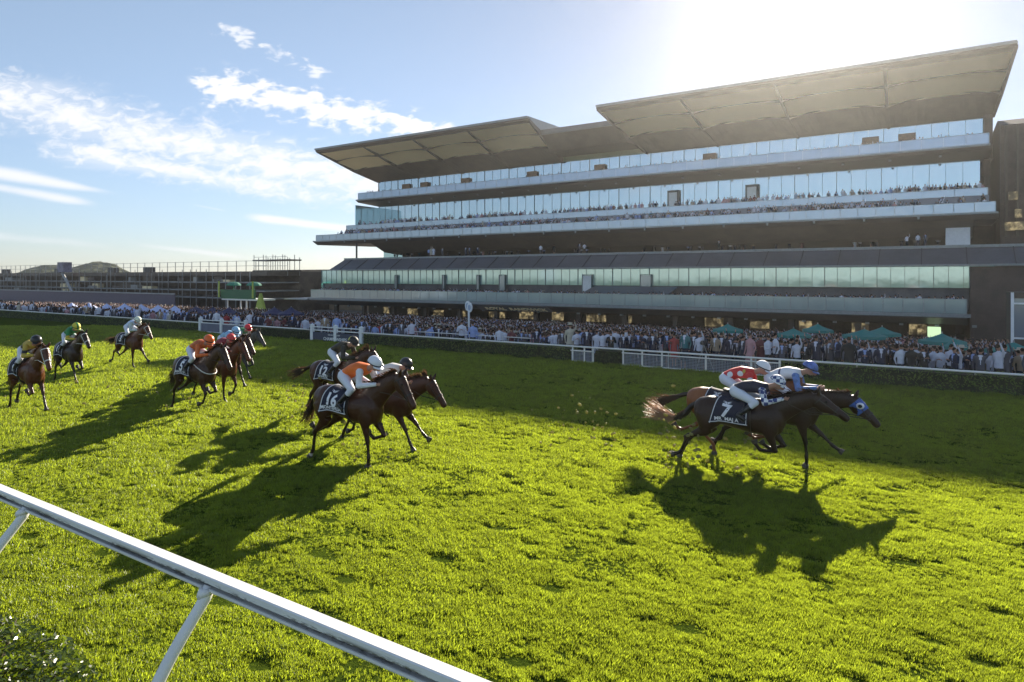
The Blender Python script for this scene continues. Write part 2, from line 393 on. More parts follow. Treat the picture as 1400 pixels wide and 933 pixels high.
# grey shade screens in front of the dark band (as in the photo, centre)
mb = MB(); mb.prism([(77.8, 1.75), (81.5, 2.6), (81.5, 2.72), (77.8, 1.87)], a_at(806, 80), a_at(922, 80)); P(mb, 'awning', M['slate'])
def balus(n, z0, z1, a0, a1, step=1.9, nm='balustrade', ret=None, m='balus'):
    mb = MB()
    k = max(1, round((a1-a0)/step)); s = (a1-a0)/k
    for i in range(k):
        mb.box(a0+i*s+.035, a0+(i+1)*s-.035, n, n+.03, z0, z1)
    o = P(mb, nm, M[m])
    mb = MB(); mb.box(a0, a1, n-.03, n+.06, z1+.004, z1+.06)
    for i in range(k+1): mb.box(a0+i*s-.03, a0+i*s+.03, n-.02, n+.05, z0, z1)
    P(mb, 'handrail', M['edge'], parent=o).location = (0,0,0)
    if ret:
        mb = MB(); mb.box(a0-.02, a0+.02, n+.08, ret, z0, z1); P(mb, 'side_glass', M[m], parent=o)
    return o
balus(74.1, .52, 1.85, -87.4, 2.5, 1.7, ret=82, m='balus_low')
# ---- level 3 sloping slate roof with pale lip
mb = MB(); mb.prism([(80, 5.2), (80.15, 5.15), (97, 5.15), (97, 7.0), (83, 7.0)], lambda n: -89.6 if n < 82 else -89.0, 12.5); P(mb, 'lower_roof', M['slate'])
mb = MB(); mb.prism([(82.9, 7.02), (82.9, 7.30), (83.3, 7.30), (83.3, 7.02)], -89.0, 12.0); P(mb, 'roof_lip', M['edge'])
mb = MB(); mb.box(-89.8, 12.6, 79.8, 79.99, 5.06, 5.24); P(mb, 'gutter', M['edge'])
mb = MB(); mb.box(-89, 12, 83.3, 97, 7.0, 7.15); P(mb, 'terrace_floor', M['concrete'])
for k in range(26):     # standing seams of the sloping roof
    a0 = -87+k*3.9; mb = MB(); mb.prism([(79.98, 5.26), (80.05, 5.20), (83.0, 7.02), (82.93, 7.07)], a0, a0+.07); P(mb, 'roof_seam', M['dark_clad'])
for k in range(30):     # small lamps and speakers fixed below the balcony slabs
    a0 = -84+k*3.0; mb = MB(); mb.box(a0, a0+.35, 76.2, 76.5, -.86, -.64); P(mb, 'speaker' if k % 3 else 'lamp_housing', M['edge'])
for k in range(18):
    a0 = -90+k*5.2; mb = MB(); mb.box(a0, a0+.22, 83.75, 83.88, 10.2, 10.66); P(mb, 'bracket', M['edge'])
    mb = MB(); mb.box(a0+1, a0+1.4, 85.5, 85.9, 9.75, 9.97); P(mb, 'lamp_housing', M['edge'])
    mb = MB(); mb.box(a0+2, a0+2.3, 93.2, 93.5, 18.2, 18.38); P(mb, 'lamp_housing', M['edge'])
# recessed level 4 rear wall: dark warm interior
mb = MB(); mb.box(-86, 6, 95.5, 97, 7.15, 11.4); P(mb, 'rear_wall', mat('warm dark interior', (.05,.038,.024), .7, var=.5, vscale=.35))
mb = MB(); mb.prism([(93, 7.15), (93.0, 11.6), (95.4, 11.6), (95.4, 7.15)], -89, -84); P(mb, 'end_glass', M['glass'])
mb = MB(); mb.prism([(84.4, 10.0), (88, 8.4), (95.4, 7.8), (95.4, 10.0)], -84, 3.5); P(mb, 'raked_soffit', M['soffit_dark'])
mb = MB(); mb.bar((-88, 85, 7.1), (-88, 85, 10.2), .16, 8); P(mb, 'column', M['dark_clad'])
mb = MB(); mb.box(1.0, 3.2, 86, 90, 7.15, 10.4); P(mb, 'stair_tower', M['white_fab'])
# ---- level 5 slab with seating terraces
mb = MB(); mb.prism([(84, 10.62), (84.9, 9.98), (97, 9.98), (97, 10.62)], lambda n: -98.6+(n-84)*.35, 5.6); P(mb, 'balcony_slab', M['dark_clad'])
mb = MB(); mb.box(-98.4, 5.5, 83.9, 83.98, 10.5, 10.72); P(mb, 'slab_edge', M['edge'])
balus(84.15, 10.70, 11.75, -97.8, 5.3, 1.8, ret=90)
mb = MB()
for i, (n0, z) in enumerate(((85.6, 10.95), (86.6, 11.3), (87.4, 11.7))): mb.box(-96, 5, n0, 89, 10.62 if i == 0 else (10.95, 11.3)[i-1]+.001, z)
P(mb, 'seating_tier', M['concrete'])
mb = MB(); mb.box(-95, 5, 89, 96.8, 10.62, 12.95); P(mb, 'upper_tier', mat('tier wall', (.20,.21,.25), .6, var=.15, vscale=.4))
balus(88.9, 12.95, 13.75, -94.8, 4.9, 3.0)
curtain(96.9, -94.0, 4.6, 13.0, 18.05, M['glass_top'], 5.2, 'window', 3)
mb = MB(); mb.box(-94.1, -93.9, 90.5, 98, 12.95, 17.8); P(mb, 'end_glass', M['glass'])
for px, z1 in ((919, 17.0), (1027, 17.0)):
    a0 = a_at(px, 96); mb = MB(); mb.box(a0-.9, a0+.9, 96.4, 96.8, 13, z1); d = P(mb, 'door_frame', M['dark_clad'])
    mb = MB(); mb.box(a0-.62, a0+.62, 96.25, 96.38, 13, z1-.35); P(mb, 'door', M['white'], parent=d)
# ---- level 6 slab
mb = MB(); mb.prism([(92, 19.0), (92.6, 18.55), (97.5, 18.0), (98.5, 18.0), (98.5, 19.0)], lambda n: -95.6+(n-92)*.3, 5.5); P(mb, 'balcony_slab', M['dark_clad'])
mb = MB(); mb.box(-95.4, 5.3, 91.9, 91.98, 18.86, 19.1); P(mb, 'slab_edge', M['edge'])
balus(92.15, 19.05, 20.3, -95.0, 5.2, 2.2, ret=97)
curtain(97.4, -94.6, 4.9, 19.02, 23.5, M['glass_top'], 5.2, 'window', 3)
mb = MB(); mb.box(-94.6, 4.9, 97.2, 97.38, 23.2, 24.2); P(mb, 'glass_header', mat('green grey header', (.30,.34,.22), .6, var=.1, vscale=.3))
for px in (555, 580, 636, 727, 820, 970, 1190, 1240):
    a0 = a_at(px, 97); mb = MB(); mb.box(a0-.95, a0+.95, 96.9, 97.19, 19.1, 22.1); P(mb, 'amber_screen', mat('amber screen', (.16,.075,.03), .5, var=.3))
# right end fin and side wall
mb = MB(); mb.prism([(96.6, 18.0), (96.6, 24.6), (125, 24.6), (125, 18.0)], 4.95, 5.8); P(mb, 'end_wall', M['brown'])
mb = MB(); mb.box(4.95, 5.6, 97, 125, 7.2, 18.0); P(mb, 'end_wall', M['brown'])
# core volume
mb = MB(); mb.box(-93.4, 4.4, 98.6, 125, GZ, 24.0); P(mb, 'core_block', M['dark_clad'])
# ---- roofs
def wing(a0, a1, nb, e0=0.0, e1=0.0):
    NF, ZF, NB, ZB = 86.0, 28.35, 97.2, 24.0
    sl = (ZB-ZF)/(NB-NF)
    zz = lambda n: ZF+sl*(n-NF)
    fa = lambda n: a0+(n-NF)*e0
    fb = lambda n: a1-(n-NF)*e1
    mb = MB(); mb.prism([(NF, ZF), (NF, ZF+.22), (99, ZF+.55), (118, ZF-.2), (118, ZF-.8), (99.2, ZF-.1), (87.2, ZF-.12)], fa, fb); rf = P(mb, 'wing_roof', M['slate'])
    mb = MB(); mb.prism([(NF-.12, ZF-.06), (NF-.12, ZF+.26), (NF-.004, ZF+.26), (NF-.004, ZF-.06)], fa, fb); P(mb, 'fascia', M['edge'], parent=rf).location = (0,0,0)
    rows = [(NF+.9, 89.6, .0), (89.6, 92.9, .50), (92.9, NB, .80)]
    for b_ in range(nb):
        def ed(f, n): return fa(n)+(fb(n)-fa(n))*f
        mb = MB(); K = 14
        for ri, (n0, n1, arch) in enumerate(rows):
            for j in range(K):
                for (f0, f1) in (((b_+j/K)/nb, (b_+(j+1)/K)/nb),):
                    s0, s1 = j/K*2-1, (j+1)/K*2-1
                    h0, h1 = arch*(1-s0*s0), arch*(1-s1*s1)
                    d = (0, -.55, -1.2)[ri]
                    zA = lambda n, h: zz(n)-.25+d*.55+h
                    v = [(ed(f0,n0), n0, zA(n0,h0)), (ed(f1,n0), n0, zA(n0,h1)), (ed(f1,n1), n1, zA(n1,h1*(.3 if ri < 2 else 0))), (ed(f0,n1), n1, zA(n1,h0*(.3 if ri < 2 else 0)))]
                    mb.add(v, [(0,3,2,1)], 0)
                    if ri > 0:      # the arched step facing the track
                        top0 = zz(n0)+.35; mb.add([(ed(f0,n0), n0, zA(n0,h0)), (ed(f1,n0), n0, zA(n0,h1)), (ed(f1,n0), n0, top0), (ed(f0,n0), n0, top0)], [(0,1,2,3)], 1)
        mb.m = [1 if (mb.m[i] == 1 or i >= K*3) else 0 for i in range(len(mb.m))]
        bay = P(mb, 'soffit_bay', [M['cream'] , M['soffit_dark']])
        for ri, (n0, n1, arch) in enumerate(rows):
            if ri == 0: continue
            d = (0, -.55, -1.2)[ri]; mt = MB()
            mt.tube([(ed((b_+j/K)/nb, n0), n0-.13, zz(n0)-.31+d*.55+arch*(1-(j/K*2-1)**2)) for j in range(K+1)], [.10]*(K+1), 8); P(mt, 'arch_trim', M['soffit_dark'], parent=bay).location = (0,0,0)
        for q in ():
            mt = MB(); f = (b_+q/4)/nb; mt.prism([(NF+1, zz(NF+1)-.25), (NF+1, zz(NF+1)-.29), (89.5, zz(89.5)-.29), (89.5, zz(89.5)-.25)], lambda n: ed(f, n)-.03, lambda n: ed(f, n)+.03); P(mt, 'panel_joint', M['soffit_dark'], parent=bay).location = (0,0,0)
    for b_ in range(nb+1):
        mb = MB()
        x0 = lambda n: fa(n)+(fb(n)-fa(n))*b_/nb
        mb.prism([(NF+.3, zz(NF+.3)), (NF+.3, zz(NF+.3)-.34), (89.5, zz(89.5)-.66), (92.8, zz(92.8)-1.02), (NB, zz(NB)-1.02), (NB, zz(NB)+.6)], lambda n: x0(n)-.16, lambda n: x0(n)+.16)
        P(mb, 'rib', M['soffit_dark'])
    mb = MB(); mb.prism([(NF+.05, ZF-.02), (NF+.05, ZF-.30), (NF+.9, zz(NF+.9)-.26), (NF+.9, ZF-.1)], fa, fb); P(mb, 'edge_beam', M['soffit_dark'])
    for s_, f in ((0, fa), (1, fb)):   # closed sides of the wing
        mb = MB(); mb.prism([(NF+.2, ZF+.2), (NF+.2, ZF-.1), (NB, ZB-.9), (118, ZB-.9), (118, ZF-.2), (99, ZF+.5)], lambda n: f(n)-.12, lambda n: f(n)+.12); P(mb, 'side_fin', M['edge'])
wing(-100.2, -52.4, 4, .5, .0)
wing(-40.9, 7.2, 4, .30, .12)
# link roof between the wings: lower, set back
mb = MB(); mb.prism([(90, 26.7), (90, 27.0), (118, 27.4), (118, 26.2), (97.2, 26.0), (97.2, 24.0), (92.5, 24.1)], -52.2, lambda n: -40.7+(n-86)*.3); P(mb, 'link_roof', M['soffit_dark'])
mb = MB(); mb.prism([(89.8, 26.35), (89.8, 27.15), (89.99, 27.15), (89.99, 26.35)], -52.2, -39.9); P(mb, 'fascia', M['slate'])

# raised letters on the fascia
def text_mesh(body, size, extrude=.0, bold=.0, spacing=1.0):
    cu = bpy.data.curves.new('lettering', 'FONT'); cu.body = body; cu.size = size; cu.extrude = extrude; cu.offset = bold
    cu.space_character = spacing; cu.align_x = 'CENTER'; cu.align_y = 'CENTER'; cu.resolution_u = 3
    o = bpy.data.objects.new('lettering', cu); COL.objects.link(o)
    dg = bpy.context.evaluated_depsgraph_get(); dg.update()
    me = bpy.data.meshes.new_from_object(o.evaluated_get(dg)); bpy.data.objects.remove(o); bpy.data.curves.remove(cu)
    return me
me = text_mesh('ROYAL  RANDWICK', 1.05, .03, .02)
lt = MB(); sl_ = (-.84/1.5)
for v in me.vertices: pass
c_, s_ = math.cos(math.atan2(.84, -1.5)), math.sin(math.atan2(.84, -1.5))
vs = []
for v in me.vertices:                      # lie on the sloping panel: along a, and up the slope
    y = v.co.y; L_ = math.hypot(.84, 1.5); n = 74.4-y*.9*1.5/L_-.10; z = -.28+y*.9*.84/L_-.10+v.co.z
    vs.append((-47.2+v.co.x, n, z))
lt.add(vs, [tuple(p.vertices) for p in me.polygons]); P(lt, 'sign_letters', M['cream'])

# ================================================================ neighbour building on the right
nb = empty('screened_tower', T(14, 92, GZ), RZ, 'dark brown building with vertical screen fins rising beside the right end of the grandstand', 'building')
ON = (14, 92, GZ)
mb = MB(); mb.prism([(92, GZ), (92, 21), (96, 22.3), (125, 22.3), (125, GZ)], 6.2, 40); mb.build('wall', M['brown'], nb, origin=ON)
for k in range(26):
    mb = MB(); a0 = 6.6+k*1.0; mb.box(a0, a0+.22, 91.55, 91.98, 8.5, 20.9+(.35 if k > 8 else 0)); mb.build('screen_fin', M['soffit_dark'], nb, origin=ON)
for (px, py, w_) in ((1385, 268, .8), (1380, 310, .9), (1391, 309, 1.6), (1392, 292, .6)):
    a0 = a_at(px, 91.5); z = CAMH+(HOR-py)/F*(91.5/(UN[0]*(px-700)/F+UN[1])); mb = MB(); mb.box(a0-w_/2, a0+w_/2, 91.3, 91.54, z-.45, z+.45); mb.build('lit_window', litm, nb, origin=ON)
mb = MB(); mb.prism([(80.0, 5.4), (80, 6.0), (84, 8.3), (95, 8.3), (95, 5.4)], 12.6, 30); mb.build('bridge_deck', M['slate'], nb, origin=ON)
mb = MB(); mb.box(9.6, 14, 79, 92, GZ, 5.4); mb.build('lower_block', M['soffit_dark'], nb, origin=ON)
mb = MB()
for k in range(8): mb.box(12.6+k*1.2, 12.68+k*1.2, 79.6, 79.7, 5.4, 6.9)
mb.box(12.6, 24, 79.6, 79.7, 6.9, 7.0); mb.box(12.6, 24, 79.6, 79.7, 6.2, 6.26); mb.build('railing', M['white'], nb, origin=ON)
# white framed kiosk at the right edge
ko = empty('glazed_pavilion', T(3.4, 56, gz(56)), RZ, 'white framed glazed pavilion at the foot of the dark tower', 'pavilion')
OK_ = (3.4, 56, gz(56))
k0, k1 = a_at(1383, 56), a_at(1383, 56)+7
mb = MB(); mb.box(k0, k1, 56.1, 60, gz(56), 2.9); mb.build('wall', M['soffit_dark'], ko, origin=OK_)
mb = MB(); mb.box(k0+.1, k1, 56.02, 56.08, -.1, 2.5); mb.build('window', M['balus'], ko, origin=OK_)
mb = MB()
mb.box(k0-.05, k0+.12, 55.85, 56.0, -.9, 2.9)
for a0 in (k0+.8, k0+1.6, k0+3): mb.box(a0, a0+.09, 55.85, 56.0, -.2, 2.9)
for z in (-.25, 2.1): mb.box(k0+.12, k1, 55.87, 55.99, z, z+.12)
mb.build('frame', M['white'], ko, origin=OK_)

# ================================================================ far stand under scaffold
ss = empty('scaffolded_stand', T(-220, 84, GZ), RZ, 'long low unfinished stand wrapped in scaffolding far down the straight', 'grandstand')
OS = (-220, 84, GZ)
def PS(mb, name, m, parent=None): return mb.build(name, m, parent or ss, origin=OS)
A0, A1 = -330, -112
mb = MB(); mb.box(A0, A1, 92, 104, GZ, 4.2); PS(mb, 'core_block', mat('scaffold dark', (.12,.09,.07), .8, var=.5, vscale=.3))
mb = MB(); mb.box(A0, A1, 84, 104, 4.2, 5.1); PS(mb, 'roof_deck', mat('deck brown', (.12,.095,.075), .8, var=.3, vscale=.3))
for k in range(150):
    a0 = rng.uniform(A0, A1-6); z = rng.choice((-.38, 1.22, 2.92)); w_ = rng.uniform(.8, 5); mb = MB(); mb.box(a0, a0+w_, 84.5, 86, z, z+rng.uniform(.4, 1.2)); PS(mb, 'stacked_material', rng.choice([M['brown'], M['concrete'], M['soffit_dark'], M['steel'], M['cream']])) if k < 60 else None
for z in (-.6, 1.0, 2.7):
    mb = MB(); mb.box(A0, A1, 83.6, 91.9, z, z+.22); PS(mb, 'floor_deck', M['concrete'])
mb = MB()
for k in range(int((A1-A0)/2.6)):
    a0 = A0+k*2.6+rng.uniform(-.9, .9); mb.box(a0, a0+rng.uniform(.06,.12), 83.3, 83.42, GZ, rng.choice((4.9, 4.9, 3.2, 5.6)))
    if rng.random() < .5: mb.box(a0+1.1, a0+1.18, 82.6, 82.7, GZ, rng.uniform(2, 5))
o = PS(mb, 'scaffold_tubes', M['steel']); o['kind'] = 'stuff'
mb = MB()
for k in range(int((A1-A0)/3.2)):
    a0 = A0+k*3.2; mb.box(a0, a0+.09, 84, 84.1, 5.1, 7.3)
mb.box(A0, A1, 84, 84.08, 6.2, 6.27); mb.box(A0, A1, 84, 84.08, 7.2, 7.27); o = PS(mb, 'guard_posts', M['steel']); o['kind'] = 'stuff'
for k in range(7):
    a0 = A0+15+k*27+rng.uniform(-6, 6); mb = MB(); mb.box(a0, a0+3.0, 84.2, 85.5, 5.1, 6.3); PS(mb, 'site_box', M['dark_clad'])
a0 = a_at(91, 82); mb = MB(); mb.box(a0-1.6, a0+1.8, 80.5, 82.5, 5.2, 7.8); PS(mb, 'hoist_cabin', mat('hoist cabin', (.13,.12,.18), .5, var=.7, vscale=.4))
mb = MB(); mb.bar((a0, 81, 5), (a0+9, 80, -1), .35, 6); PS(mb, 'hoist_boom', M['concrete'])
# taller scaffold tower by the end
st = empty('scaffold_tower', T(-118, 95, 4.2), RZ, 'open two level scaffold tower standing above the roof near the left end of the grandstand', 'scaffold')
t0, t1 = a_at(347, 88), a_at(393, 88)
OT = (-118, 95, 4.2); mb = MB()
for k in range(8):
    a0 = t0+(t1-t0)*k/7
    for n in (88, 91): mb.box(a0-.05, a0+.05, n, n+.1, 4.2, 8.6-(.6 if k % 2 else 0))
mb.build('standard', M['steel'], st, origin=OT)
for z in (5.1, 7.3):
    mb = MB(); mb.box(t0-.3, t1+.3, 87.9, 91.3, z, z+.28); mb.build('platform', M['dark_clad'], st, origin=OT)
mb = MB(); mb.box(t0, t1, 88, 88.07, 8.1, 8.17); mb.box(t0, t1, 88, 88.07, 6.2, 6.27); mb.build('ledger', M['steel'], st, origin=OT)
# stand end joining the grandstand; sunlight is put into the deck brown
en = solo(MB().box(-126, -97, 100, 118, GZ, 5.6), 'stand_extension', mat('sunlit deck brown', (.26,.19,.13), .8, var=.3, vscale=.5), -112, 109, GZ, 'brown decked block between the scaffolded stand and the grandstand', 'building')
# green screened podium in front
gp = empty('green_podium', T(-100, 72, GZ), RZ, 'raised white podium with green banner and yellow flag posts among the far crowd', 'podium')
g0, g1 = a_at(303, 72), a_at(350, 72); OG = (-100, 72, GZ)
GR = mat('banner green', (.02,.12,.05), .6); YG = mat('flag yellow green', (.32,.42,.06), .6)
mb = MB(); mb.box(g0, g1, 72, 76, -.2, .1); mb.build('deck', M['white'], gp, origin=OG)
mb = MB(); mb.box(g0, g1, 71.8, 71.95, .1, 1.7); mb.build('banner', GR, gp, origin=OG)
for a_ in (g0+.3, g0+4.2, g1-.4, g1-4):
    mb = MB(); mb.bar((a_, 73, GZ), (a_, 73, -.2), .15, 8); mb.build('leg', M['white'], gp, origin=OG)
for a_ in (g0, g1-.2):
    mb = MB(); mb.box(a_, a_+.35, 71.3, 71.42, .3, 3.2); mb.build('flag', YG, gp, origin=OG)
for a_ in (g0+1.4, g1-2.6):
    mb = MB(); mb.ell((a_, 73.5, 2.4), (1.5, 1.3, .7), 10, 5, zmin=0); mb.bar((a_, 73.5, 0), (a_, 73.5, 2.7), .06); mb.build('parasol', mat('green parasol', (.02,.20,.13), .7), gp, origin=OG)
mb = MB(); mb.add([(g1+1.2, 70.5, GZ+.4), (g1+4.6, 70.5, GZ+.4), (g1+3, 70.5, 1.2), (g1+1.2, 71, GZ+.4), (g1+4.6, 71, GZ+.4), (g1+3, 71, 1.2)], [(0,1,2),(3,5,4),(0,2,5,3),(1,4,5,2),(0,3,4,1)]); mb.build('side_banner', YG, gp, origin=OG)
# long purple hoarding in front of the far stand
solo(MB().box(-330, a_at(240, 76), 75.8, 76.0, GZ+.9, .35), 'hoarding', mat('dark hoarding', (.075,.06,.10), .6, var=.2), -200, 76, GZ, 'long dark purple hoarding in front of the scaffolded stand', 'hoarding')
hc_ = MB().box(-330, a_at(238, 75.5), 75.6, 75.75, .36, .62).build('cap_beam', M['concrete'], bpy.data.objects['hoarding'], origin=(-200, 76, GZ))

# far wooded hills
def hill(name, px0, px1, n, hmax, seed, label):
    r = random.Random(seed); a0, a1 = a_at(px0, n), a_at(px1, n); mb = MB(); K = 170; J = 12
    vs = []; 
    for j in range(J):
        for i in range(K+1):
            f = i/K; h = hmax*(math.sin(math.pi*f)**.7)*(.75+.25*math.sin(f*17+seed)+.12*math.sin(f*41))
            h *= math.sin(math.pi*j/(J-1)); vs.append((a0+(a1-a0)*f, n+j*6, GZ+max(0, h+r.uniform(-1.3, 1.3) if 0 < j < J-1 else 0)))
    mb.add(vs, [(j*(K+1)+i, j*(K+1)+i+1, (j+1)*(K+1)+i+1, (j+1)*(K+1)+i) for j in range(J-1) for i in range(K)])
    return mb, a0, a1
mb, h0, h1 = hill('x', -60, 150, 200, 17, 3, '')
gm = mat('distant woodland', (.045,.055,.015), .9, var=.6, vscale=.08, bump=1.0, bscale=.3)
solo(mb, 'wooded_hill', gm, h0, 200, GZ, kind='structure')
# ================================================================ hedge line, rails and gates
HN = 27.3; RZT = .74
def hedge_leafmat():
    return leafmat('hedge leaves', (.085,.135,.020), (.10,.16,.014), .5, .5, .25, 2.0)
M['hedge'] = hedge_leafmat()
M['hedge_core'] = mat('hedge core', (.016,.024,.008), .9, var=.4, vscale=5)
NR = np.random.RandomState(5)
def leafcloud(pts, nrm, size, mb, jitter=.6, mi=0, elong=1.6):
    """flat leaf-sized faces at points"""
    k = len(pts); d = nrm+NR.normal(0, jitter, (k, 3)); d /= np.linalg.norm(d, axis=1)[:, None]
    r = NR.normal(0, 1, (k, 3)); u = np.cross(d, r); u /= np.linalg.norm(u, axis=1)[:, None]; v = np.cross(d, u)
    s = (size*NR.uniform(.6, 1.3, k))[:, None]
    q = np.stack([pts-u*s*elong, pts-v*s*.5+u*s*.1, pts+u*s*elong, pts+v*s*.5+u*s*.1], 1).reshape(-1, 3)
    b = len(mb.v); mb.v += [tuple(x) for x in q.tolist()]
    mb.f += [(b+4*i, b+4*i+1, b+4*i+2, b+4*i+3) for i in range(k)]; mb.m += [mi]*k
def hedge(px0, px1, label):
    a0 = a_at(px0, HN) if px0 is not None else -95.0
    a1 = a_at(px1, HN) if px1 is not None else 12.0
    am = (a0+a1)/2
    root = empty('clipped_hedge', T(am, HN, 0), RZ, label, 'hedge', 'clipped hedges along the outer rail')
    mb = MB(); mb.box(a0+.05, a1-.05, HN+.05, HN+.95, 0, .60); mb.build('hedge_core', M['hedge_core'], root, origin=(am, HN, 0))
    L = a1-a0; mb = MB(); den = 260
    k = int(L*.66*den); pts = np.stack([NR.uniform(a0, a1, k), HN+NR.normal(0, .025, k), NR.uniform(0.0, .66, k)], 1)
    pts[:, 1] += .05*np.sin(pts[:, 0]*2.1)*np.sin(pts[:, 2]*9+pts[:, 0])
    leafcloud(pts, np.array([[0, -1, .2]]), .030, mb)
    k = int(L*den*.7); pts = np.stack([NR.uniform(a0, a1, k), HN+NR.uniform(0, 1, k), .64+NR.normal(0, .02, k)+.02*np.sin(NR.uniform(0, 1, k)*3)], 1)
    leafcloud(pts, np.array([[0, -.2, 1]]), .030, mb)
    for ae in (a0, a1):
        k = 250; pts = np.stack([ae+NR.normal(0, .02, k), HN+NR.uniform(0, 1, k), NR.uniform(0, .64, k)], 1); leafcloud(pts, np.array([[1, 0, 0]]), .03, mb)
    o = mb.build('hedge_foliage', M['hedge'], root, origin=(am, HN, 0)); return root
hedge(None, 273, 'clipped green hedge under the white rail at the far left')
hedge(337, 421, 'short clipped hedge between the white gate and the dark banner gate')
hedge(497, 781, 'long clipped hedge running behind the leading bay horses to the mesh gate')
hedge(812, 851, 'short stub of hedge between the small mesh gate and the long mesh fence')
hedge(1068, None, 'clipped hedge at the right behind the three leading horses')
def railing(a0, a1, n, z, r, step, label, zb, cat='rail', two=None, grp=None, po=.02):
    am = (a0+a1)/2; o_ = (am, n, zb)
    root = empty('white_railing', T(am, n, zb), RZ, label, cat, grp)
    mb = MB(); mb.tube([(a0, n, z), (a1, n, z)], [(r*.6, r*1.0)]*2, 10, side=(0,0,1)); mb.build('top_rail', M['rail_white'], root, True, origin=o_)
    if two is not None:
        for zz_ in two:
            mb = MB(); mb.tube([(a0, n, zz_), (a1, n, zz_)], [.028]*2, 8); mb.build('lower_rail', M['rail_white'], root, True, origin=o_)
    k = max(1, int((a1-a0)/step))
    for i in range(k+1):
        a = a0+(a1-a0)*i/k; mb = MB(); mb.tube([(a, n+po, zb), (a, n+po, z-.06), (a, n+.02, z-.01)], [.032, .032, .032], 8); mb.build('post', M['rail_white'], root, True, origin=o_)
    return root
railing(a_at(497, HN), 12, HN-.1, RZT, .065, 3.4, 'white running rail atop the hedge from the banner gate to the right edge', .02, po=.30)
railing(-95, a_at(275, HN), HN-.1, RZT, .065, 3.4, 'white running rail along the top of the hedge at the far left', .02, po=.30)
railing(a_at(337, HN), a_at(421, HN), HN-.1, RZT, .065, 3.4, 'white running rail above the short hedge between the two gates', .02, po=.30)
# second, inner railing behind the rail
for i, (p0, p1, n, z) in enumerate(((262, 470, 31.5, 1.02), (415, 700, 33.5, .98), (560, 735, 30.3, .82))):
    a0, a1 = a_at(p0, n), a_at(p1, n)
    railing(a0, a1, n, gz(n)+1.08, .045, 2.2, ('two bar white crowd barrier behind the gates at left', 'two bar white crowd barrier in front of the massed crowd', 'two bar white crowd barrier just behind the hedge in mid picture')[i], gz(n)-.02, 'barrier', (gz(n)+.62,), 'crowd barriers behind the hedge')
# gates
def gate(px0, px1, label, posts, zt=.92, panel=None, name='white_gate'):
    n = HN-.05; a0, a1 = a_at(px0, n), a_at(px1, n); am = (a0+a1)/2; o_ = (am, n, 0)
    root = empty(name, T(am, n, 0), RZ, label, 'gate')
    for p in posts:
        a = a_at(p, n); mb = MB(); mb.box(a-.11, a+.11, n-.08, n+.08, 0, zt+.12); mb.add([(a-.13,n-.1,zt+.12),(a+.13,n-.1,zt+.12),(a+.13,n+.1,zt+.12),(a-.13,n+.1,zt+.12),(a,n,zt+.2)], [(0,3,2,1),(0,1,4),(1,2,4),(2,3,4),(3,0,4)]); mb.build('post', M['white'], root, origin=o_)
    for z in (.08, zt-.22, zt-.02):
        mb = MB(); mb.box(a0+.1, a1-.1, n-.03, n+.03, z, z+.055); mb.build('crossbar', M['white'], root, origin=o_)
    return root, a0, a1, n, o_
def meshmat():
    m = bpy.data.materials.new('wire mesh'); m.use_nodes = True; t = NT(m.node_tree); b = t.n['Principled BSDF']
    b.inputs['Base Color'].default_value = (.35,.37,.42,1); b.inputs['Roughness'].default_value = .5
    x, y, z = t.sep(t.coord('Object'))
    fx = t.m('FRACT', t.m('MULTIPLY', x, 16.0)); fz = t.m('FRACT', t.m('MULTIPLY', z, 16.0))
    g = t.m('MAXIMUM', t.m('LESS_THAN', fx, .22), t.m('LESS_THAN', fz, .22))
    t.l.new(g, b.inputs['Alpha']); return m
M['mesh'] = meshmat()
r_, a0, a1, n, o_ = gate(272, 337, 'white gate of square posts with grey mesh infill left of the short hedge', (274, 303, 336))
MB().box(a0+.1, a1-.1, n-.008, n+.008, .14, .70).build('mesh_infill', mat('grey infill', (.13,.14,.20), .7), r_, origin=o_)
r_, a0, a1, n, o_ = gate(424, 496, 'white gate carrying a dark navy lettered banner behind the jockey in black and gold', (427, 459, 494))
bn_ = MB().box(a0+.2, a1-.2, n-.05, n-.035, .06, .62).build('banner', mat('banner navy', (.05,.06,.10), .7, var=.1), r_, origin=o_)
def flat_text(body, size, a, n, z, parent, o_, m, bold=.0, name='lettering'):
    me = text_mesh(body, size, .004, bold); mb = MB()
    mb.add([(a+v.co.x, n-v.co.z, z+v.co.y) for v in me.vertices], [tuple(p.vertices) for p in me.polygons]); return mb.build(name, m, parent, origin=o_)
flat_text('THE AUSTRALIAN', .13, (a0*.52+a1*.48), n-.06, .48, bn_, o_, M['white'])
flat_text('CHAMPIONSHIPS', .26, (a0+a1)/2, n-.06, .24, bn_, o_, M['white'], .004)
for c in bn_.children: c.location = (0,0,0)
# small mesh gate and the long mesh fence
def meshpanel(px0, px1, label, posts, zt):
    n = HN-.12; a0, a1 = a_at(px0, n), a_at(px1, n); am = (a0+a1)/2; o_ = (am, n, 0)
    root = empty('mesh_fence', T(am, n, 0), RZ, label, 'fence')
    for p in posts:
        a = a_at(p, n); MB().tube([(a, n, 0), (a, n, RZT-.02)], [.04, .04], 8).build('post', M['rail_white'], root, origin=o_)
    for z in (.07, zt):
        MB().tube([(a0, n-.05, z), (a1, n-.05, z)], [.028, .028], 8).build('rail', M['rail_white'], root, origin=o_)
    MB().box(a0, a1, n-.004, n+.004, .09, zt-.02).build('wire_mesh', M['mesh'], root, origin=o_)
    return root
meshpanel(781, 812, 'small white framed mesh gate set in the hedge', (783, 799, 811), .56)
meshpanel(851, 1068, 'long white framed mesh fence behind the jockey in red', (852, 878, 905, 965, 1027, 1066), .60)
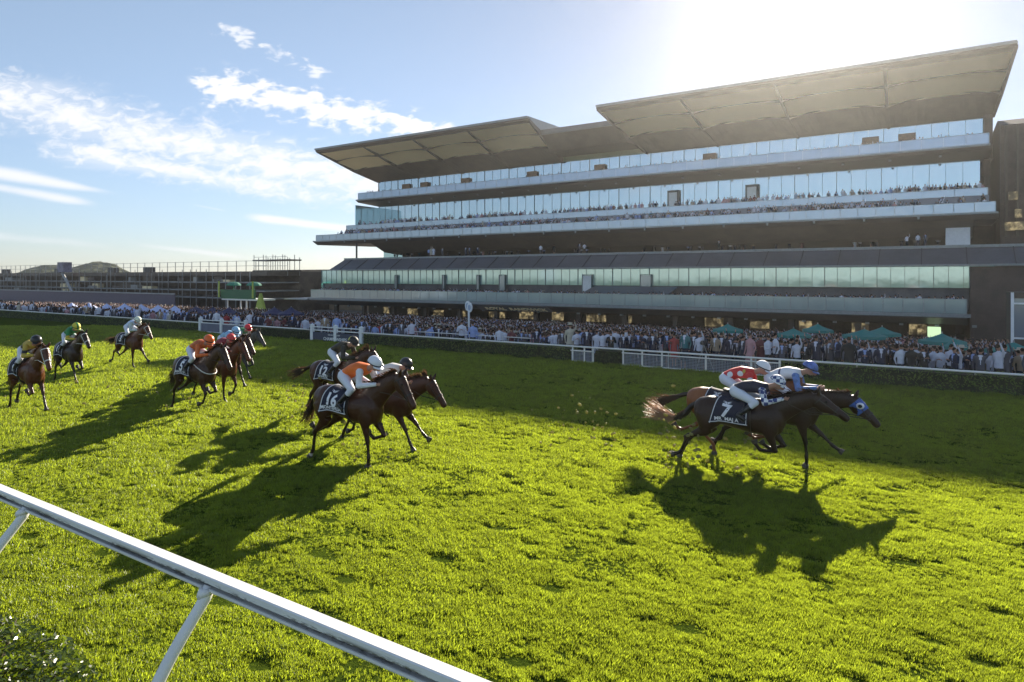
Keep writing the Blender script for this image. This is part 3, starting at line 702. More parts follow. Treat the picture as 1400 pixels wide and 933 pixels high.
# camera tripod behind the mesh fence
tp = empty('camera_tripod', T(a_at(962, 28.2), 28.2, 0), RZ, 'small tripod with a dark camera behind the long mesh fence', 'tripod')
for k in range(3):
    c = 2.1*k; MB().tube([(0, 0, 1.05), (.42*math.cos(c), .42*math.sin(c), .0)], [.018, .014], 6).build('leg', M['steel'], tp)
MB().box(-.08, .08, -.16, .12, 1.05, 1.22).build('camera_body', M['dark_clad'], tp)
MB().tube([(0, -.16, 1.14), (0, -.34, 1.14)], [.05, .06], 10).build('camera_lens', M['dark_clad'], tp)

# ---------------------------------------------------------------- near running rail
RN = 3.7; RH = 1.15
def grime_and_groove():
    m = mat('weathered rail plastic', (.82,.80,.78), .38, var=.04); t = NT(m.node_tree); b = t.n['Principled BSDF']
    src = b.inputs['Base Color'].links[0].from_socket
    co = t.coord('Object'); x, y, z = t.sep(co)
    mp = t.new('ShaderNodeMapping'); t.l.new(co, mp.inputs[0]); mp.inputs['Scale'].default_value = (1.0, 3, 6)
    n1 = t.noise(mp.outputs[0], 1.3, 3, .6); n2 = t.noise(mp.outputs[0], 9.0, 5, .75)
    fz = t.m('MULTIPLY', t.ramp(z, RH-.108, RH-.085), t.m('SUBTRACT', 1.0, t.ramp(z, RH-.068, RH-.024)))
    g = t.m('MULTIPLY', t.ramp(t.m('ADD', t.m('MULTIPLY', n1, .6), t.m('MULTIPLY', n2, .6)), .56, .68), fz)
    g = t.m('MAXIMUM', g, t.m('MULTIPLY', t.m('MULTIPLY', t.ramp(z, RH-.106, RH-.096), t.m('SUBTRACT', 1.0, t.ramp(z, RH-.070, RH-.064))), .55))  # whole groove darkened evenly, besides the patchy grime above it
    t.l.new(t.mix(g, src, (.06,.045,.03)), b.inputs['Base Color']); return m
nr = empty('running_rail', T(-4, RN, 0), RZ, 'white plastic running rail on curved posts crossing the lower left corner', 'rail')
ON2 = (-4, RN, 0)
prof = [(-.085,-.012),(-.07,0),(.07,0),(.085,-.012),(.085,-.13),(.05,-.165),(.02,-.165),(.02,-.135),(-.02,-.130),(-.045,-.130),(-.05,-.140),(-.068,-.165),(-.085,-.168),(-.098,-.150),(-.098,-.128),(-.090,-.118),(-.040,-.112),(-.036,-.086),(-.085,-.078)]
mb = MB(); a0 = -60
for a0, a1 in ((-60, -24.002), (-23.998, -11.802), (-11.798, -2.102), (-2.092, 30)):
    mb.prism([(RN+x*.80, RH+z*.80) for x, z in prof], a0, a1)
o = mb.build('rail_beam', grime_and_groove(), nr, origin=(-4, RN, 0))
for ja in (-23.99, -11.8, -2.1):
    MB().prism([(RN+x*.84, RH+z*.84+(.004 if z > -.05 else -.003)) for x, z in prof], ja-.11, ja+.11).build('joint_sleeve', M['rail_white'], nr, origin=(-4, RN, 0)) if ja < -11.9 else None
    for q in (-.06, .06): MB().tube([(ja+q, RN-.066, RH-.045), (ja+q, RN-.075, RH-.045)], [.007, .007], 8).build('bolt', M['steel'], nr, origin=(-4, RN, 0))
for k in range(-13, 8):
    a = -5.73+3.87*k; pts = []; rad = []
    for i in range(13):
        f = i/12; z = RH-.11-f*(RH-.11); nn = RN-.02-.62*math.sin(f*math.pi/2)**1.15
        if i == 0: nn = RN
        pts.append((a, nn, z)); rad.append(.056 if i < 2 else .050+.010*f)
    pts[0] = (a, RN-.03, RH-.10)
    p = MB().tube(pts, rad, 12, side=(1,0,0)).build('post', M['rail_white'], nr, True, origin=ON2)
    mb = MB(); mb.tube([(a-.06, RN-.07, RH-.125), (a+.0, RN-.115, RH-.15), (a+.06, RN-.07, RH-.125)], [.03,.05,.03], 8); c = mb.build('bracket', M['rail_white'], p, True, origin=ON2); 
# wire loop beside the middle post
# ---------------------------------------------------------------- shrub at lower left corner
sh = empty('leafy_shrub', T(*an_at(30, 905, .2), 0), RZ, 'low glossy leafed shrub in the bottom left corner outside the rail', 'shrub')
lm = leafmat('shrub leaves', (.07,.13,.015), (.30,.42,.02), .5, .35, .5, 6.0)
for n_ in lm.node_tree.nodes:
    if n_.type == 'MIX_SHADER' and abs(n_.inputs[0].default_value-.04) < 1e-3: n_.inputs[0].default_value = .05
sa, sn = an_at(20, 925, .1)
k = 6500; th = NR.uniform(0, 2*math.pi, k); rr = np.sqrt(NR.uniform(0, 1, k))*1.15
px_ = rr*np.cos(th)*1.5; py_ = rr*np.sin(th)*.62
top = .30*np.sqrt(np.clip(1-(rr/1.2)**2, 0, 1))*(1+.35*np.sin(px_*7)*np.cos(py_*9))
zz_ = top*NR.uniform(.15, 1.0, k)
pts = np.stack([px_, py_, zz_], 1); sh.location = T(sa-.35, sn-.12, 0)
mb = MB(); leafcloud(pts, np.array([[0, 0, 1.0]]), .026, mb, .7, 0, 1.3); mb.build('leaves', lm, sh)
mb = MB()
for k in range(60):
    x, y = rng.uniform(-1.3, 1.3), rng.uniform(-.5, .5); mb.bar((x*.5, y*.5, 0), (x, y, .22), .006, 4)
mb.build('stems', mat('shrub stems', (.08,.05,.03), .8), sh)

# ================================================================ umbrellas
tealm = mat('teal canvas', (.015,.19,.17), .7, var=.1); bluem = mat('blue white canvas', (.55,.60,.85), .7, var=.12); navym = mat('navy canvas', (.03,.03,.09), .7); 
def umbrella(px, py, n, wid, m, label, cat='umbrella', grp='teal umbrellas over the crowd', h=.62, square=True, txt=False):
    a = a_at(px, n); Zd = n/(UN[0]*(px-700)/F+UN[1]); zt = CAMH-(py-HOR)/F*Zd
    g = gz(n); root = empty('market_umbrella', T(a, n, g), RZ+.25, label, cat, grp)
    mb = MB(); N = 8; zt -= g; r = wid/2; e = zt-h
    vs = [(0, 0, zt)]; 
    for ring, (rr_, zz_) in enumerate(((.33, zt-h*.45), (.68, zt-h*.80), (1., e))):
        for j in range(N):
            c = 2*math.pi*j/N+math.pi/8; vs.append((r*rr_*math.cos(c), r*rr_*math.sin(c), zz_))
    for j in range(N):
        c = 2*math.pi*j/N+math.pi/8; vs.append((r*1.01*math.cos(c), r*1.01*math.sin(c), e-.16))
    fs = [(0, 1+j, 1+(j+1)%N) for j in range(N)]
    for q in range(3): fs += [(1+q*N+j, 1+(q+1)*N+j, 1+(q+1)*N+(j+1)%N, 1+q*N+(j+1)%N) for j in range(N)]
    mb.add(vs, fs); c = mb.build('canopy', m, root)
    MB().bar((0,0,0), (0,0,zt+.08), .035, 8).build('pole', M['steel'], root)
    mb = MB()
    for j in range(N):
        c_ = 2*math.pi*j/N+math.pi/8; mb.bar((0,0,zt-.3), (r*.95*math.cos(c_), r*.95*math.sin(c_), e-.02), .012, 4)
    mb.build('ribs', M['steel'], root)
for px, py, n, wd, lb in ((995, 443, 42, 46, 'leftmost teal umbrella standing over the crowd'), (1085, 449, 41, 50, 'second teal umbrella from the left, left of a taller one'), (1118, 443, 44, 44, 'teal umbrella just behind and right of the second one'),
    (1182, 450, 41, 62, 'left one of the pair of joined teal umbrellas'), (1206, 447, 43, 50, 'right one of the pair of joined teal umbrellas'), (1288, 456, 39, 62, 'large teal umbrella second from the right edge'), (1306, 463, 38, 36, 'small teal umbrella tucked against the right side of a larger one'), (1386, 468, 36, 72, 'teal umbrella cut by the right edge of the picture')):
    Zd = n/(UN[0]*(px-700)/F+UN[1]); umbrella(px, py, n, wd*Zd/F*.92, tealm, lb, h=.36)
for i, (px, py, n, wd) in enumerate(((98, 414, 40, 2.5), (122, 414, 40, 2.5), (146, 415, 40, 2.5), (170, 415, 40, 2.5), (193, 416, 40, 2.5), (216, 417, 40, 2.5), (239, 418, 40, 2.5))):
    umbrella(px, py, n, wd, bluem, ('outermost left pale canopy of the row over the far crowd', 'second pale canopy from the left in the far row', 'third pale canopy from the left in the far row', 'middle pale blue canopy of the row of seven', 'fifth pale canopy from the left in the far row', 'sixth pale canopy from the left in the far row', 'pale blue canopy beside the dark navy canopies')[i], 'canopy', 'pale blue canopies over the far crowd', .7)
for i, (px, py, n, wd) in enumerate(((268, 419, 40, 2.5), (291, 420, 40, 2.4), (313, 420, 40, 2.2), (375, 420, 41, 2.5), (398, 420, 41, 2.4))):
    umbrella(px, py, n, wd, navym, ('leftmost dark navy canopy beside the pale blue ones', 'second dark navy canopy left of the green podium', 'dark navy canopy just under the green podium left end', 'dark navy canopy just right of the yellow side banner', 'rightmost dark navy canopy near the grandstand foot')[i], 'canopy', 'dark navy canopies over the crowd', .6)
# round furlong sign on a white post
fs_ = empty('finish_sign', T(a_at(641, 36), 36, gz(36)), RZ, 'white post topped by two round white discs in front of the grandstand', 'sign')
Zd = 36/(UN[0]*(641-700)/F+UN[1]); zs = CAMH-(420-HOR)/F*Zd-gz(36)
MB().bar((0,0,0), (0,0,zs-.2), .07, 8).build('post', M['white'], fs_)
for dx_, dn, zd in ((-.17, .1, .07), (.15, -.1, -.03)):
    mb = MB(); mb.tube([(dx_-.0, -.05+dn, zs+zd), (dx_+.0, .05+dn, zs+zd)], [(.33,.20)]*2, 20, side=(0,0,1)); d = mb.build('disc', M['white'], fs_, False)
    mb = MB(); mb.tube([(dx_, -.075+dn, zs+zd), (dx_, -.052+dn, zs+zd)], [(.20,.11)]*2, 16, side=(0,0,1)); mb.build('disc_centre', mat('sign blue grey', (.36,.45,.60), .5), d)
# ================================================================ horses and jockeys
def fuse(mb, vox, smooth_it=4, name='body', mats=None, fac=.5):
    """one continuous skin over overlapping closed shapes"""
    me = mb.mesh(name, mats or []); o = bpy.data.objects.new(name, me); COL.objects.link(o)
    r = o.modifiers.new('r', 'REMESH'); r.mode = 'VOXEL'; r.voxel_size = vox; r.use_smooth_shade = True
    s = o.modifiers.new('s', 'SMOOTH'); s.factor = fac; s.iterations = smooth_it
    dg = bpy.context.evaluated_depsgraph_get(); dg.update()
    out = bpy.data.meshes.new_from_object(o.evaluated_get(dg)); bpy.data.objects.remove(o)
    out.name = name; out.materials.clear()
    for m in (mats or []): out.materials.append(m)
    out.polygons.foreach_set('use_smooth', [True]*len(out.polygons)); return out
def meobj(me, name, parent=None):
    o = bpy.data.objects.new(name, me); COL.objects.link(o)
    if parent is not None: o.parent = parent
    return o
def coatmat(name, col, pts=(.012,.008,.006), legz=.62, sock=None, blaze=None, rough=.34):
    m = bpy.data.materials.new(name); m.use_nodes = True; t = NT(m.node_tree); b = t.n['Principled BSDF']
    co = t.coord('Object'); x, y, z = t.sep(co)
    n = t.noise(co, 2.2, 4, .6); mp = t.new('ShaderNodeMapping'); t.l.new(co, mp.inputs[0]); mp.inputs['Scale'].default_value = (8, 30, 30)
    n2 = t.noise(mp.outputs[0], 3, 4, .7)
    c = t.mix(t.ramp(n, .3, .7), [v*.75 for v in col], [v*1.3 for v in col])
    c = t.mix(t.m('MULTIPLY', n2, .35), c, [v*.4 for v in col])
    leg = t.m('SUBTRACT', 1.0, t.ramp(z, legz-.12, legz+.22))
    c = t.mix(t.m('MULTIPLY', leg, .9), c, pts)
    if sock:        # (x0,x1,side,height)
        for (x0, x1, sd, h) in sock:
            f = t.m('MULTIPLY', t.m('MULTIPLY', t.m('GREATER_THAN', x, x0), t.m('LESS_THAN', x, x1)), t.m('MULTIPLY', t.m('LESS_THAN', z, h), t.m('GREATER_THAN', t.m('MULTIPLY', y, sd), 0.0)))
            c = t.mix(t.m('MULTIPLY', f, .85), c, (.55,.50,.45))
    t.l.new(c, b.inputs['Base Color']); b.inputs['Roughness'].default_value = rough
    b.inputs['Sheen Weight'].default_value = .0; b.inputs['Specular IOR Level'].default_value = .3; b.inputs['Sheen Roughness'].default_value = .4
    bn = t.new('ShaderNodeBump'); bn.inputs['Strength'].default_value = .6; bn.inputs['Distance'].default_value = .035
    t.l.new(t.noise(co, 6, 5, .62), bn.inputs['Height']); t.l.new(bn.outputs[0], b.inputs['Normal'])
    return m
def hairmat(name, col, tr):
    m = leafmat(name, col, tr, .3, .35, .35, 8.0); return m
M['hair_dark'] = hairmat('dark horse hair', (.020,.012,.008), (.09,.045,.02))
M['hair_chest'] = hairmat('chestnut horse hair', (.46,.26,.16), (.62,.38,.26))
M['leather'] = mat('dark leather', (.025,.018,.014), .45); M['bridle_white'] = mat('white strap', (.7,.68,.62), .5)
M['eye'] = mat('dark eye', (.01,.01,.01), .08); M['hoof'] = mat('hoof horn', (.06,.05,.04), .5)
M['navy'] = mat('navy saddle cloth', (.012,.014,.035), .8, var=.2); M['silkwhite'] = mat('white piping', (.78,.78,.82), .7)
def pt(x, z, ang, L):
    a = R(ang); return x+L*math.sin(a), z-L*math.cos(a)
FORE = dict(planted=(-6, 2, 30, 30), under=(-22, -14, 20, 10), reach=(52, 46, 60, 60), reach2=(34, 26, 34, 30), folded=(42, -72, -120, -140), folded2=(22, -88, -140, -160), swing=(30, -30, -70, -80), vertical=(12, 4, 0, -20), back=(-38, -48, -60, -70))
HIND = dict(planted=(20, -26, 6, 40, 40), push=(-8, -62, -34, -20, -30), trail=(-14, -66, -22, -62, -80), lifted=(26, -52, -66, -120, -140), forward=(44, -16, 26, 40, 50), under=(40, -30, 44, 10, 0), drop=(4, -48, -8, -30, -40))
def horse(name, pose, coat, hair, a, n, yaw=0, air=0.0, head=(34, -40), label='', scale=1.0, tail='fly', vox=.022, mane_up=False, blink=None, browband=None, rug=None, strap=None, pitch=0.0, noname=False):
    FR, FL, HR, HL = pose
    mb = MB()
    S = (0, 1, 0)
    # trunk
    tr = [(-.98,1.30,.05,.06),(-.95,1.30,.15,.18),(-.84,1.30,.225,.255),(-.66,1.315,.268,.292),(-.48,1.315,.268,.285),(-.28,1.285,.255,.275),(-.06,1.255,.275,.290),(.16,1.235,.285,.315),(.36,1.235,.268,.342),(.52,1.245,.235,.345),(.66,1.255,.205,.295),(.76,1.26,.15,.22),(.82,1.27,.07,.10)]
    mb.tube([(x, 0, z) for x, z, _, _ in tr], [(hw, hh) for _, _, hw, hh in tr], 20, side=S)
    mb.ell((-.62,.13,1.24), (.27,.15,.30)); mb.ell((-.62,-.13,1.24), (.27,.15,.30))
    for s in (1, -1): mb.ell((.50,.145*s,1.16), (.20,.10,.30), rot=Matrix.Rotation(R(-18),3,'Y'))
    mb.ell((.66,0,1.10), (.13,.15,.17))
    mb.ell((.34,0,1.545), (.25,.075,.09))
    # neck
    na, ha = head; c, s_ = math.cos(R(na)), math.sin(R(na))
    bx, bz = .50, 1.33; NL = .98
    nk = [(0,.150,.30),(.18,.140,.285),(.38,.118,.25),(.58,.100,.21),(.78,.090,.178),(.93,.084,.155)]
    P_ = []
    for u, hw, hh in nk:
        bend = .05*math.sin(math.pi*u/NL)
        P_.append((bx+c*u-s_*bend, 0, bz+s_*u+c*bend))
    mb.tube(P_, [(hw, hh) for _, hw, hh in nk], 18, side=S)
    pol = Vector((bx+c*NL, 0, bz+s_*NL+.015))
    # head
    hd = Vector((math.cos(R(ha)), 0, math.sin(R(ha)))); up = Vector((-hd.z, 0, hd.x))
    secs = [(u*1.07, a_*1.1, b_*1.1, c_) for u, a_, b_, c_ in [(-.07,.05,.06,-.01),(-.02,.078,.105,-.01),(.08,.092,.135,-.035),(.18,.090,.140,-.045),(.28,.074,.110,-.025),(.38,.060,.085,-.008),(.47,.056,.070,.0),(.54,.060,.070,-.006),(.60,.055,.062,-.01),(.635,.035,.040,-.012)]]
    mb.tube([pol+hd*u+up*o_ for u, _, _, o_ in secs], [(hw, hh) for _, hw, hh, _ in secs], 16, side=S)
    for q in (1, -1):
        mb.ell(pol+hd*.15-up*.06+Vector((0,.05*q,0)), (.10,.05,.10))
        mb.ell(pol+hd*.17+up*.045+Vector((0,.068*q,0)), (.035,.022,.025))
        e0 = pol+hd*-.01+up*.07+Vector((0,.055*q,0)); ed = (up*.9-hd*.55+Vector((0,.22*q,0))).normalized()
        mb.tube([e0-ed*.03, e0+ed*.05, e0+ed*.11, e0+ed*.165], [.034,.040,.028,.006], 8)
        mb.ell(pol+hd*.585+up*.02+Vector((0,.042*q,0)), (.03,.02,.022))
    hoofs = []; low = 9; pasterns = []
    for side, ps in ((-1, FR), (1, FL)):
        y = .135*side; A = FORE[ps]; x0, z0 = .50, 1.10
        x1, z1 = pt(x0, z0, A[0]*.35, .10); x2, z2 = pt(x1, z1, A[0], .40); x3, z3 = pt(x2, z2, A[1], .30); x4, z4 = pt(x3, z3, A[2], .13)
        xm, zm = pt(x1, z1, A[0], .14); xk, zk = pt(x2, z2, A[1], .09); xf, zf = pt(x3, z3, A[1], -.07)
        mb.tube([(x0,y*.9,z0+.12),(x1,y,z1),(xm,y,zm),(x1*.25+x2*.75,y,z1*.25+z2*.75),(x2,y*.95,z2),(xk,y*.95,zk)], [(.10,.15),(.085,.125),(.066,.092),(.047,.058),(.046,.054),(.033,.038)], 12, side=S)
        mb.tube([(x2,y*.95,z2),(xk,y*.95,zk),(xf,y*.95,zf),(x3,y*.95,z3),(x4,y*.95,z4)], [(.042,.048),(.032,.036),(.031,.036),(.038,.046),(.036,.036)], 10, side=S)
        x5, z5 = pt(x4, z4, A[3], .085); mb.tube([(x4,y*.95,z4),(x5,y*.95,z5)], [(.040,.044),(.052,.064)], 12, side=S); hoofs.append(((x4,y*.95,z4),(x5,y*.95,z5))); low = min(low, z5, z4-.04, z2-.06)
    for side, ps in ((-1, HR), (1, HL)):
        y = .135*side; A = HIND[ps]; hx, hz = -.66, 1.26
        x1, z1 = pt(hx, hz, A[0]+12, .34); x2, z2 = pt(x1, z1, A[1], .46); x3, z3 = pt(x2, z2, A[2], .38); x4, z4 = pt(x3, z3, A[3], .13)
        mb.tube([(hx-.02,y,hz),( (hx+x1)/2-.02,y*1.08,(hz+z1)/2),(x1-.02,y*1.1,z1+.02)], [(.15,.26),(.145,.215),(.11,.15)], 14, side=S)
        lp = lambda f: (x1+(x2-x1)*f, y*1.05, z1+(z2-z1)*f)
        mb.tube([(x1,y*1.05,z1+.05),lp(.2),lp(.5),lp(.8),(x2,y,z2)], [(.11,.15),(.092,.13),(.062,.085),(.046,.058),(.048,.062)], 12, side=S)
        hkx, hkz = pt(x2, z2, A[1]+8, .045); mb.ell((hkx-.02, y, hkz+.0), (.035,.032,.045))
        xk, zk = pt(x2, z2, A[2], .10); xf, zf = pt(x3, z3, A[2], -.07)
        mb.tube([(x2,y,z2),(xk,y,zk),(xf,y,zf),(x3,y,z3),(x4,y,z4)], [(.045,.054),(.034,.040),(.033,.038),(.040,.048),(.037,.037)], 10, side=S)
        x5, z5 = pt(x4, z4, A[4], .085); mb.tube([(x4,y,z4),(x5,y,z5)], [(.040,.044),(.052,.064)], 12, side=S); hoofs.append(((x4,y,z4),(x5,y,z5))); low = min(low, z5, z4-.04, z3-.05)
    zoff = -low+air
    me = fuse(mb, vox, 5, 'horse_body', [coat])
    root = empty('galloping_horse', T(a, n, 0), RZ+R(yaw), label, 'horse', 'racehorses galloping along the turf')
    root.scale = (scale,)*3
    piv = Matrix.Translation((0,0,zoff)) @ Matrix.Translation((0,0,1.2)) @ Matrix.Rotation(R(-pitch),4,'Y') @ Matrix.Translation((0,0,-1.2))
    tf = lambda o: (setattr(o, 'matrix_local', piv), o)[1]
    body = tf(meobj(me, 'body', root))
    bm = bmesh.new(); bm.from_mesh(me); bvh = BVHTree.FromBMesh(bm); bm.free()
    # hooves
    for (p, q) in hoofs:
        p, q = Vector(p), Vector(q); d = (q-p).normalized(); h = MB().tube([p+d*.02, q+d*.008], [(.047,.054),(.058,.072)], 12, side=S); tf(h.build('hoof', M['hoof'], root))
    for q in (1, -1):
        mbx = MB(); mbx.ell(pol+hd*.17+up*.045+Vector((0,.083*q,0)), (.020,.012,.017), 8, 6); tf(mbx.build('eye', M['eye'], root, True))
    # tail
    def strands(mb, root0, d0, L, k, spread, droop, w0, r, wave=.05, curlb=0):
        for i in range(k):
            d = Vector(d0)+Vector((r.gauss(0, spread), r.gauss(0, spread), r.gauss(0, spread))); d.normalize()
            p = Vector(root0)+Vector((r.uniform(-.02,.02), r.uniform(-.03,.03), r.uniform(-.02,.02))); l = L*r.uniform(.55, 1.1); ph = r.uniform(0, 6.3); K = 7
            pts = []; ww = []
            for j in range(K):
                f = j/(K-1); pp = p+d*l*f+Vector((0, wave*math.sin(f*5+ph)*f, -droop*f*f*l+wave*.6*math.cos(f*6+ph)*f)); pts.append(pp); ww.append(w0*(1-f*.85)+.001)
            sd = Vector((0,0,1)).cross(d).normalized() if i % 2 else Vector((0,0,1))
            vs = []; 
            for pp, w_ in zip(pts, ww): vs += [pp-sd*w_, pp+sd*w_]
            mb.add(vs, [(2*j, 2*j+1, 2*j+3, 2*j+2) for j in range(K-1)])
    r = random.Random(hash(label) % 1000 if False else len(label)*7+int(abs(a)*10))
    tb = MB(); dock = Vector((-.93, 0, 1.42))
    tmat = hair
    if tail == 'fly':
        core = [dock, dock+Vector((-.14,0,-.03)), dock+Vector((-.30,0,-.10)), dock+Vector((-.45,.0,-.16))]
        tb.tube(core, [.045,.05,.05,.02], 8); strands(tb, dock+Vector((-.12,0,-.03)), (-1,0,-.30), .85, 150, .10, .10, .011, r)
        strands(tb, dock+Vector((-.34,0,-.12)), (-1,.0,-.22), .62, 110, .17, .05, .010, r, .07)
    elif tail == 'long':
        core = [dock, dock+Vector((-.12,0,-.08)), dock+Vector((-.24,0,-.24)), dock+Vector((-.38,0,-.38))]
        tb.tube(core, [.05,.06,.065,.03], 8); strands(tb, dock+Vector((-.16,0,-.14)), (-.85,0,-.60), .55, 90, .10, .0, .012, r)
        strands(tb, dock+Vector((-.40,0,-.38)), (-1,0,.22), .72, 230, .16, -.04, .009, r, .06)
    else:
        core = [dock, dock+Vector((-.10,0,-.07)), dock+Vector((-.17,0,-.22)), dock+Vector((-.20,0,-.40))]
        tb.tube(core, [.05,.055,.055,.02], 8); strands(tb, dock+Vector((-.12,0,-.10)), (-.50,0,-1), .80, 170, .10, -.10, .011, r)
    if tail == 'long':
        ta = MB(); ta.v, ta.f, ta.m = tb.v, tb.f, [0]*len(tb.f)
        # upper part of the tail stays dark, the blown ends are pale chestnut
        cut_ = dock.x-.42
        ta.m = [0 if ta.v[f[0]][0] > cut_ else 1 for f in ta.f]
        tf(ta.build('tail', [M['hair_dark'], M['hair_chest']], root))
    else: tf(tb.build('tail', tmat, root))
    # mane
    mn = MB()
    for i in range(190):
        u = r.uniform(.12, 1.0)*NL; hh = np.interp(u, [q[0] for q in nk], [q[2] for q in nk])*.97
        base = Vector((bx+c*u-s_*(hh+.02), r.uniform(-.02,.02), bz+s_*u+c*(hh+.02)))
        sd = -1 if r.random() < .7 else 1
        if mane_up: d = Vector((-.6+r.gauss(0,.25), r.gauss(0,.25), .9+r.gauss(0,.2))); L = .16
        else: d = Vector((-.7+r.gauss(0,.2), .45*sd+r.gauss(0,.2), .15+r.gauss(0,.25))); L = .19
        L *= r.uniform(.6, 1.2); d.normalize(); pts = [base-d*.02, base+d*L*.5, base+d*L+Vector((0,0,-.06 if not mane_up else 0))]
        w = Vector((c, 0, s_))*.014
        mn.add([pts[0]-w, pts[0]+w, pts[1]-w*.8, pts[1]+w*.8, pts[2]], [(0,1,3,2),(2,3,4)])
    tf(mn.build('mane', hair, root))
    # bridle: bands round the head and cheek straps
    def bandring(u0, oz, wd, m, nm, grow=.008, parent=root, arc=None):
        sec = lambda u, k: float(np.interp(u, [q[0] for q in secs], [q[k] for q in secs]))
        N = 20; b = MB(); vs = []
        for e in (0, 1):
            for j in range(N):
                ph = 2*math.pi*j/N; uu = u0+(e-.5)*wd+oz*math.sin(ph)
                hw, hh, oo = sec(uu,1)+grow, sec(uu,2)+grow, sec(uu,3)
                vs.append(pol+hd*uu+up*(oo+hh*math.sin(ph))+Vector((0, hw*math.cos(ph), 0)))
        b.add(vs, [(j, (j+1)%N, N+(j+1)%N, N+j) for j in range(N)]); return tf(b.build(nm, m, parent))
    bm_ = browband or M['leather']
    bandring(.40, 0, .030, bm_, 'noseband'); bandring(.045, .02, .024, bm_, 'browband')
    for q in (1, -1):
        p0 = pol+hd*.05+Vector((0,.095*q,0)); p1 = pol+hd*.48+up*-.02+Vector((0,.066*q,0)); pm = pol+hd*.25-up*.0+Vector((0,.096*q,0))
        b = MB(); b.tube([p0, pm, p1], [.009]*3, 6); tf(b.build('cheek_strap', bm_, root))
        ry = MB(); ry.tube([p1, Vector((pol.x-.12,.12*q,pol.z-.32)), Vector((.86,.10*q,1.60))], [.008]*3, 6); tf(ry.build('rein', bm_, root))
    if blink:
        b = bandring(.17, .0, .24, blink, 'hood', .010)
        for q in (1, -1):
            mbq = MB(); cpos = pol+hd*.17+up*.03+Vector((0,.100*q,0)); mbq.tube([cpos, cpos+Vector((0,.035*q,0))], [(.075,.065),(.070,.060)], 14, side=(1,0,0)); tf(mbq.build('eye_cup', M['silkwhite'], root, True))
            mbq = MB(); mbq.tube([cpos+Vector((0,.036*q,0)), cpos+Vector((0,.048*q,0))], [(.040,.036)]*2, 12, side=(1,0,0)); tf(mbq.build('eye_hole', M['eye'], root, True))
    if strap:       # breastplate
        N = 22; b = MB(); pts = []
        for j in range(N+1):
            ph = -math.pi*.5+math.pi*j/N*2*.5; yy = math.sin(math.pi*(j/N-.5))
            x = .30+.50*math.cos(math.pi*(j/N-.5)); z = 1.50-.30*math.cos(math.pi*(j/N-.5)); pts.append(snap_pt(bvh, (x, yy*.33, z), .012))
        b.tube(pts, [.014]*len(pts), 6); tf(b.build('breast_strap', strap, root))
    if rug: rug(root, bvh, tf)
    return root, piv, bvh, zoff, Matrix(piv)
def snap_pt(bvh, p, off):
    loc, nor, i, d = bvh.find_nearest(Vector(p)); return loc+nor*off
def wrap(bvh, x, th, off):
    """point on the horse's side: x along the body, th from the spine (0) down, sign gives side"""
    c = Vector((x, 0, 1.26)); d = Vector((0, -math.sin(th), math.cos(th)))
    hit = bvh.ray_cast(c+d*.8, -d)
    if hit[0] is None: return c+d*.3
    return c+d*((hit[0]-c).length+off)
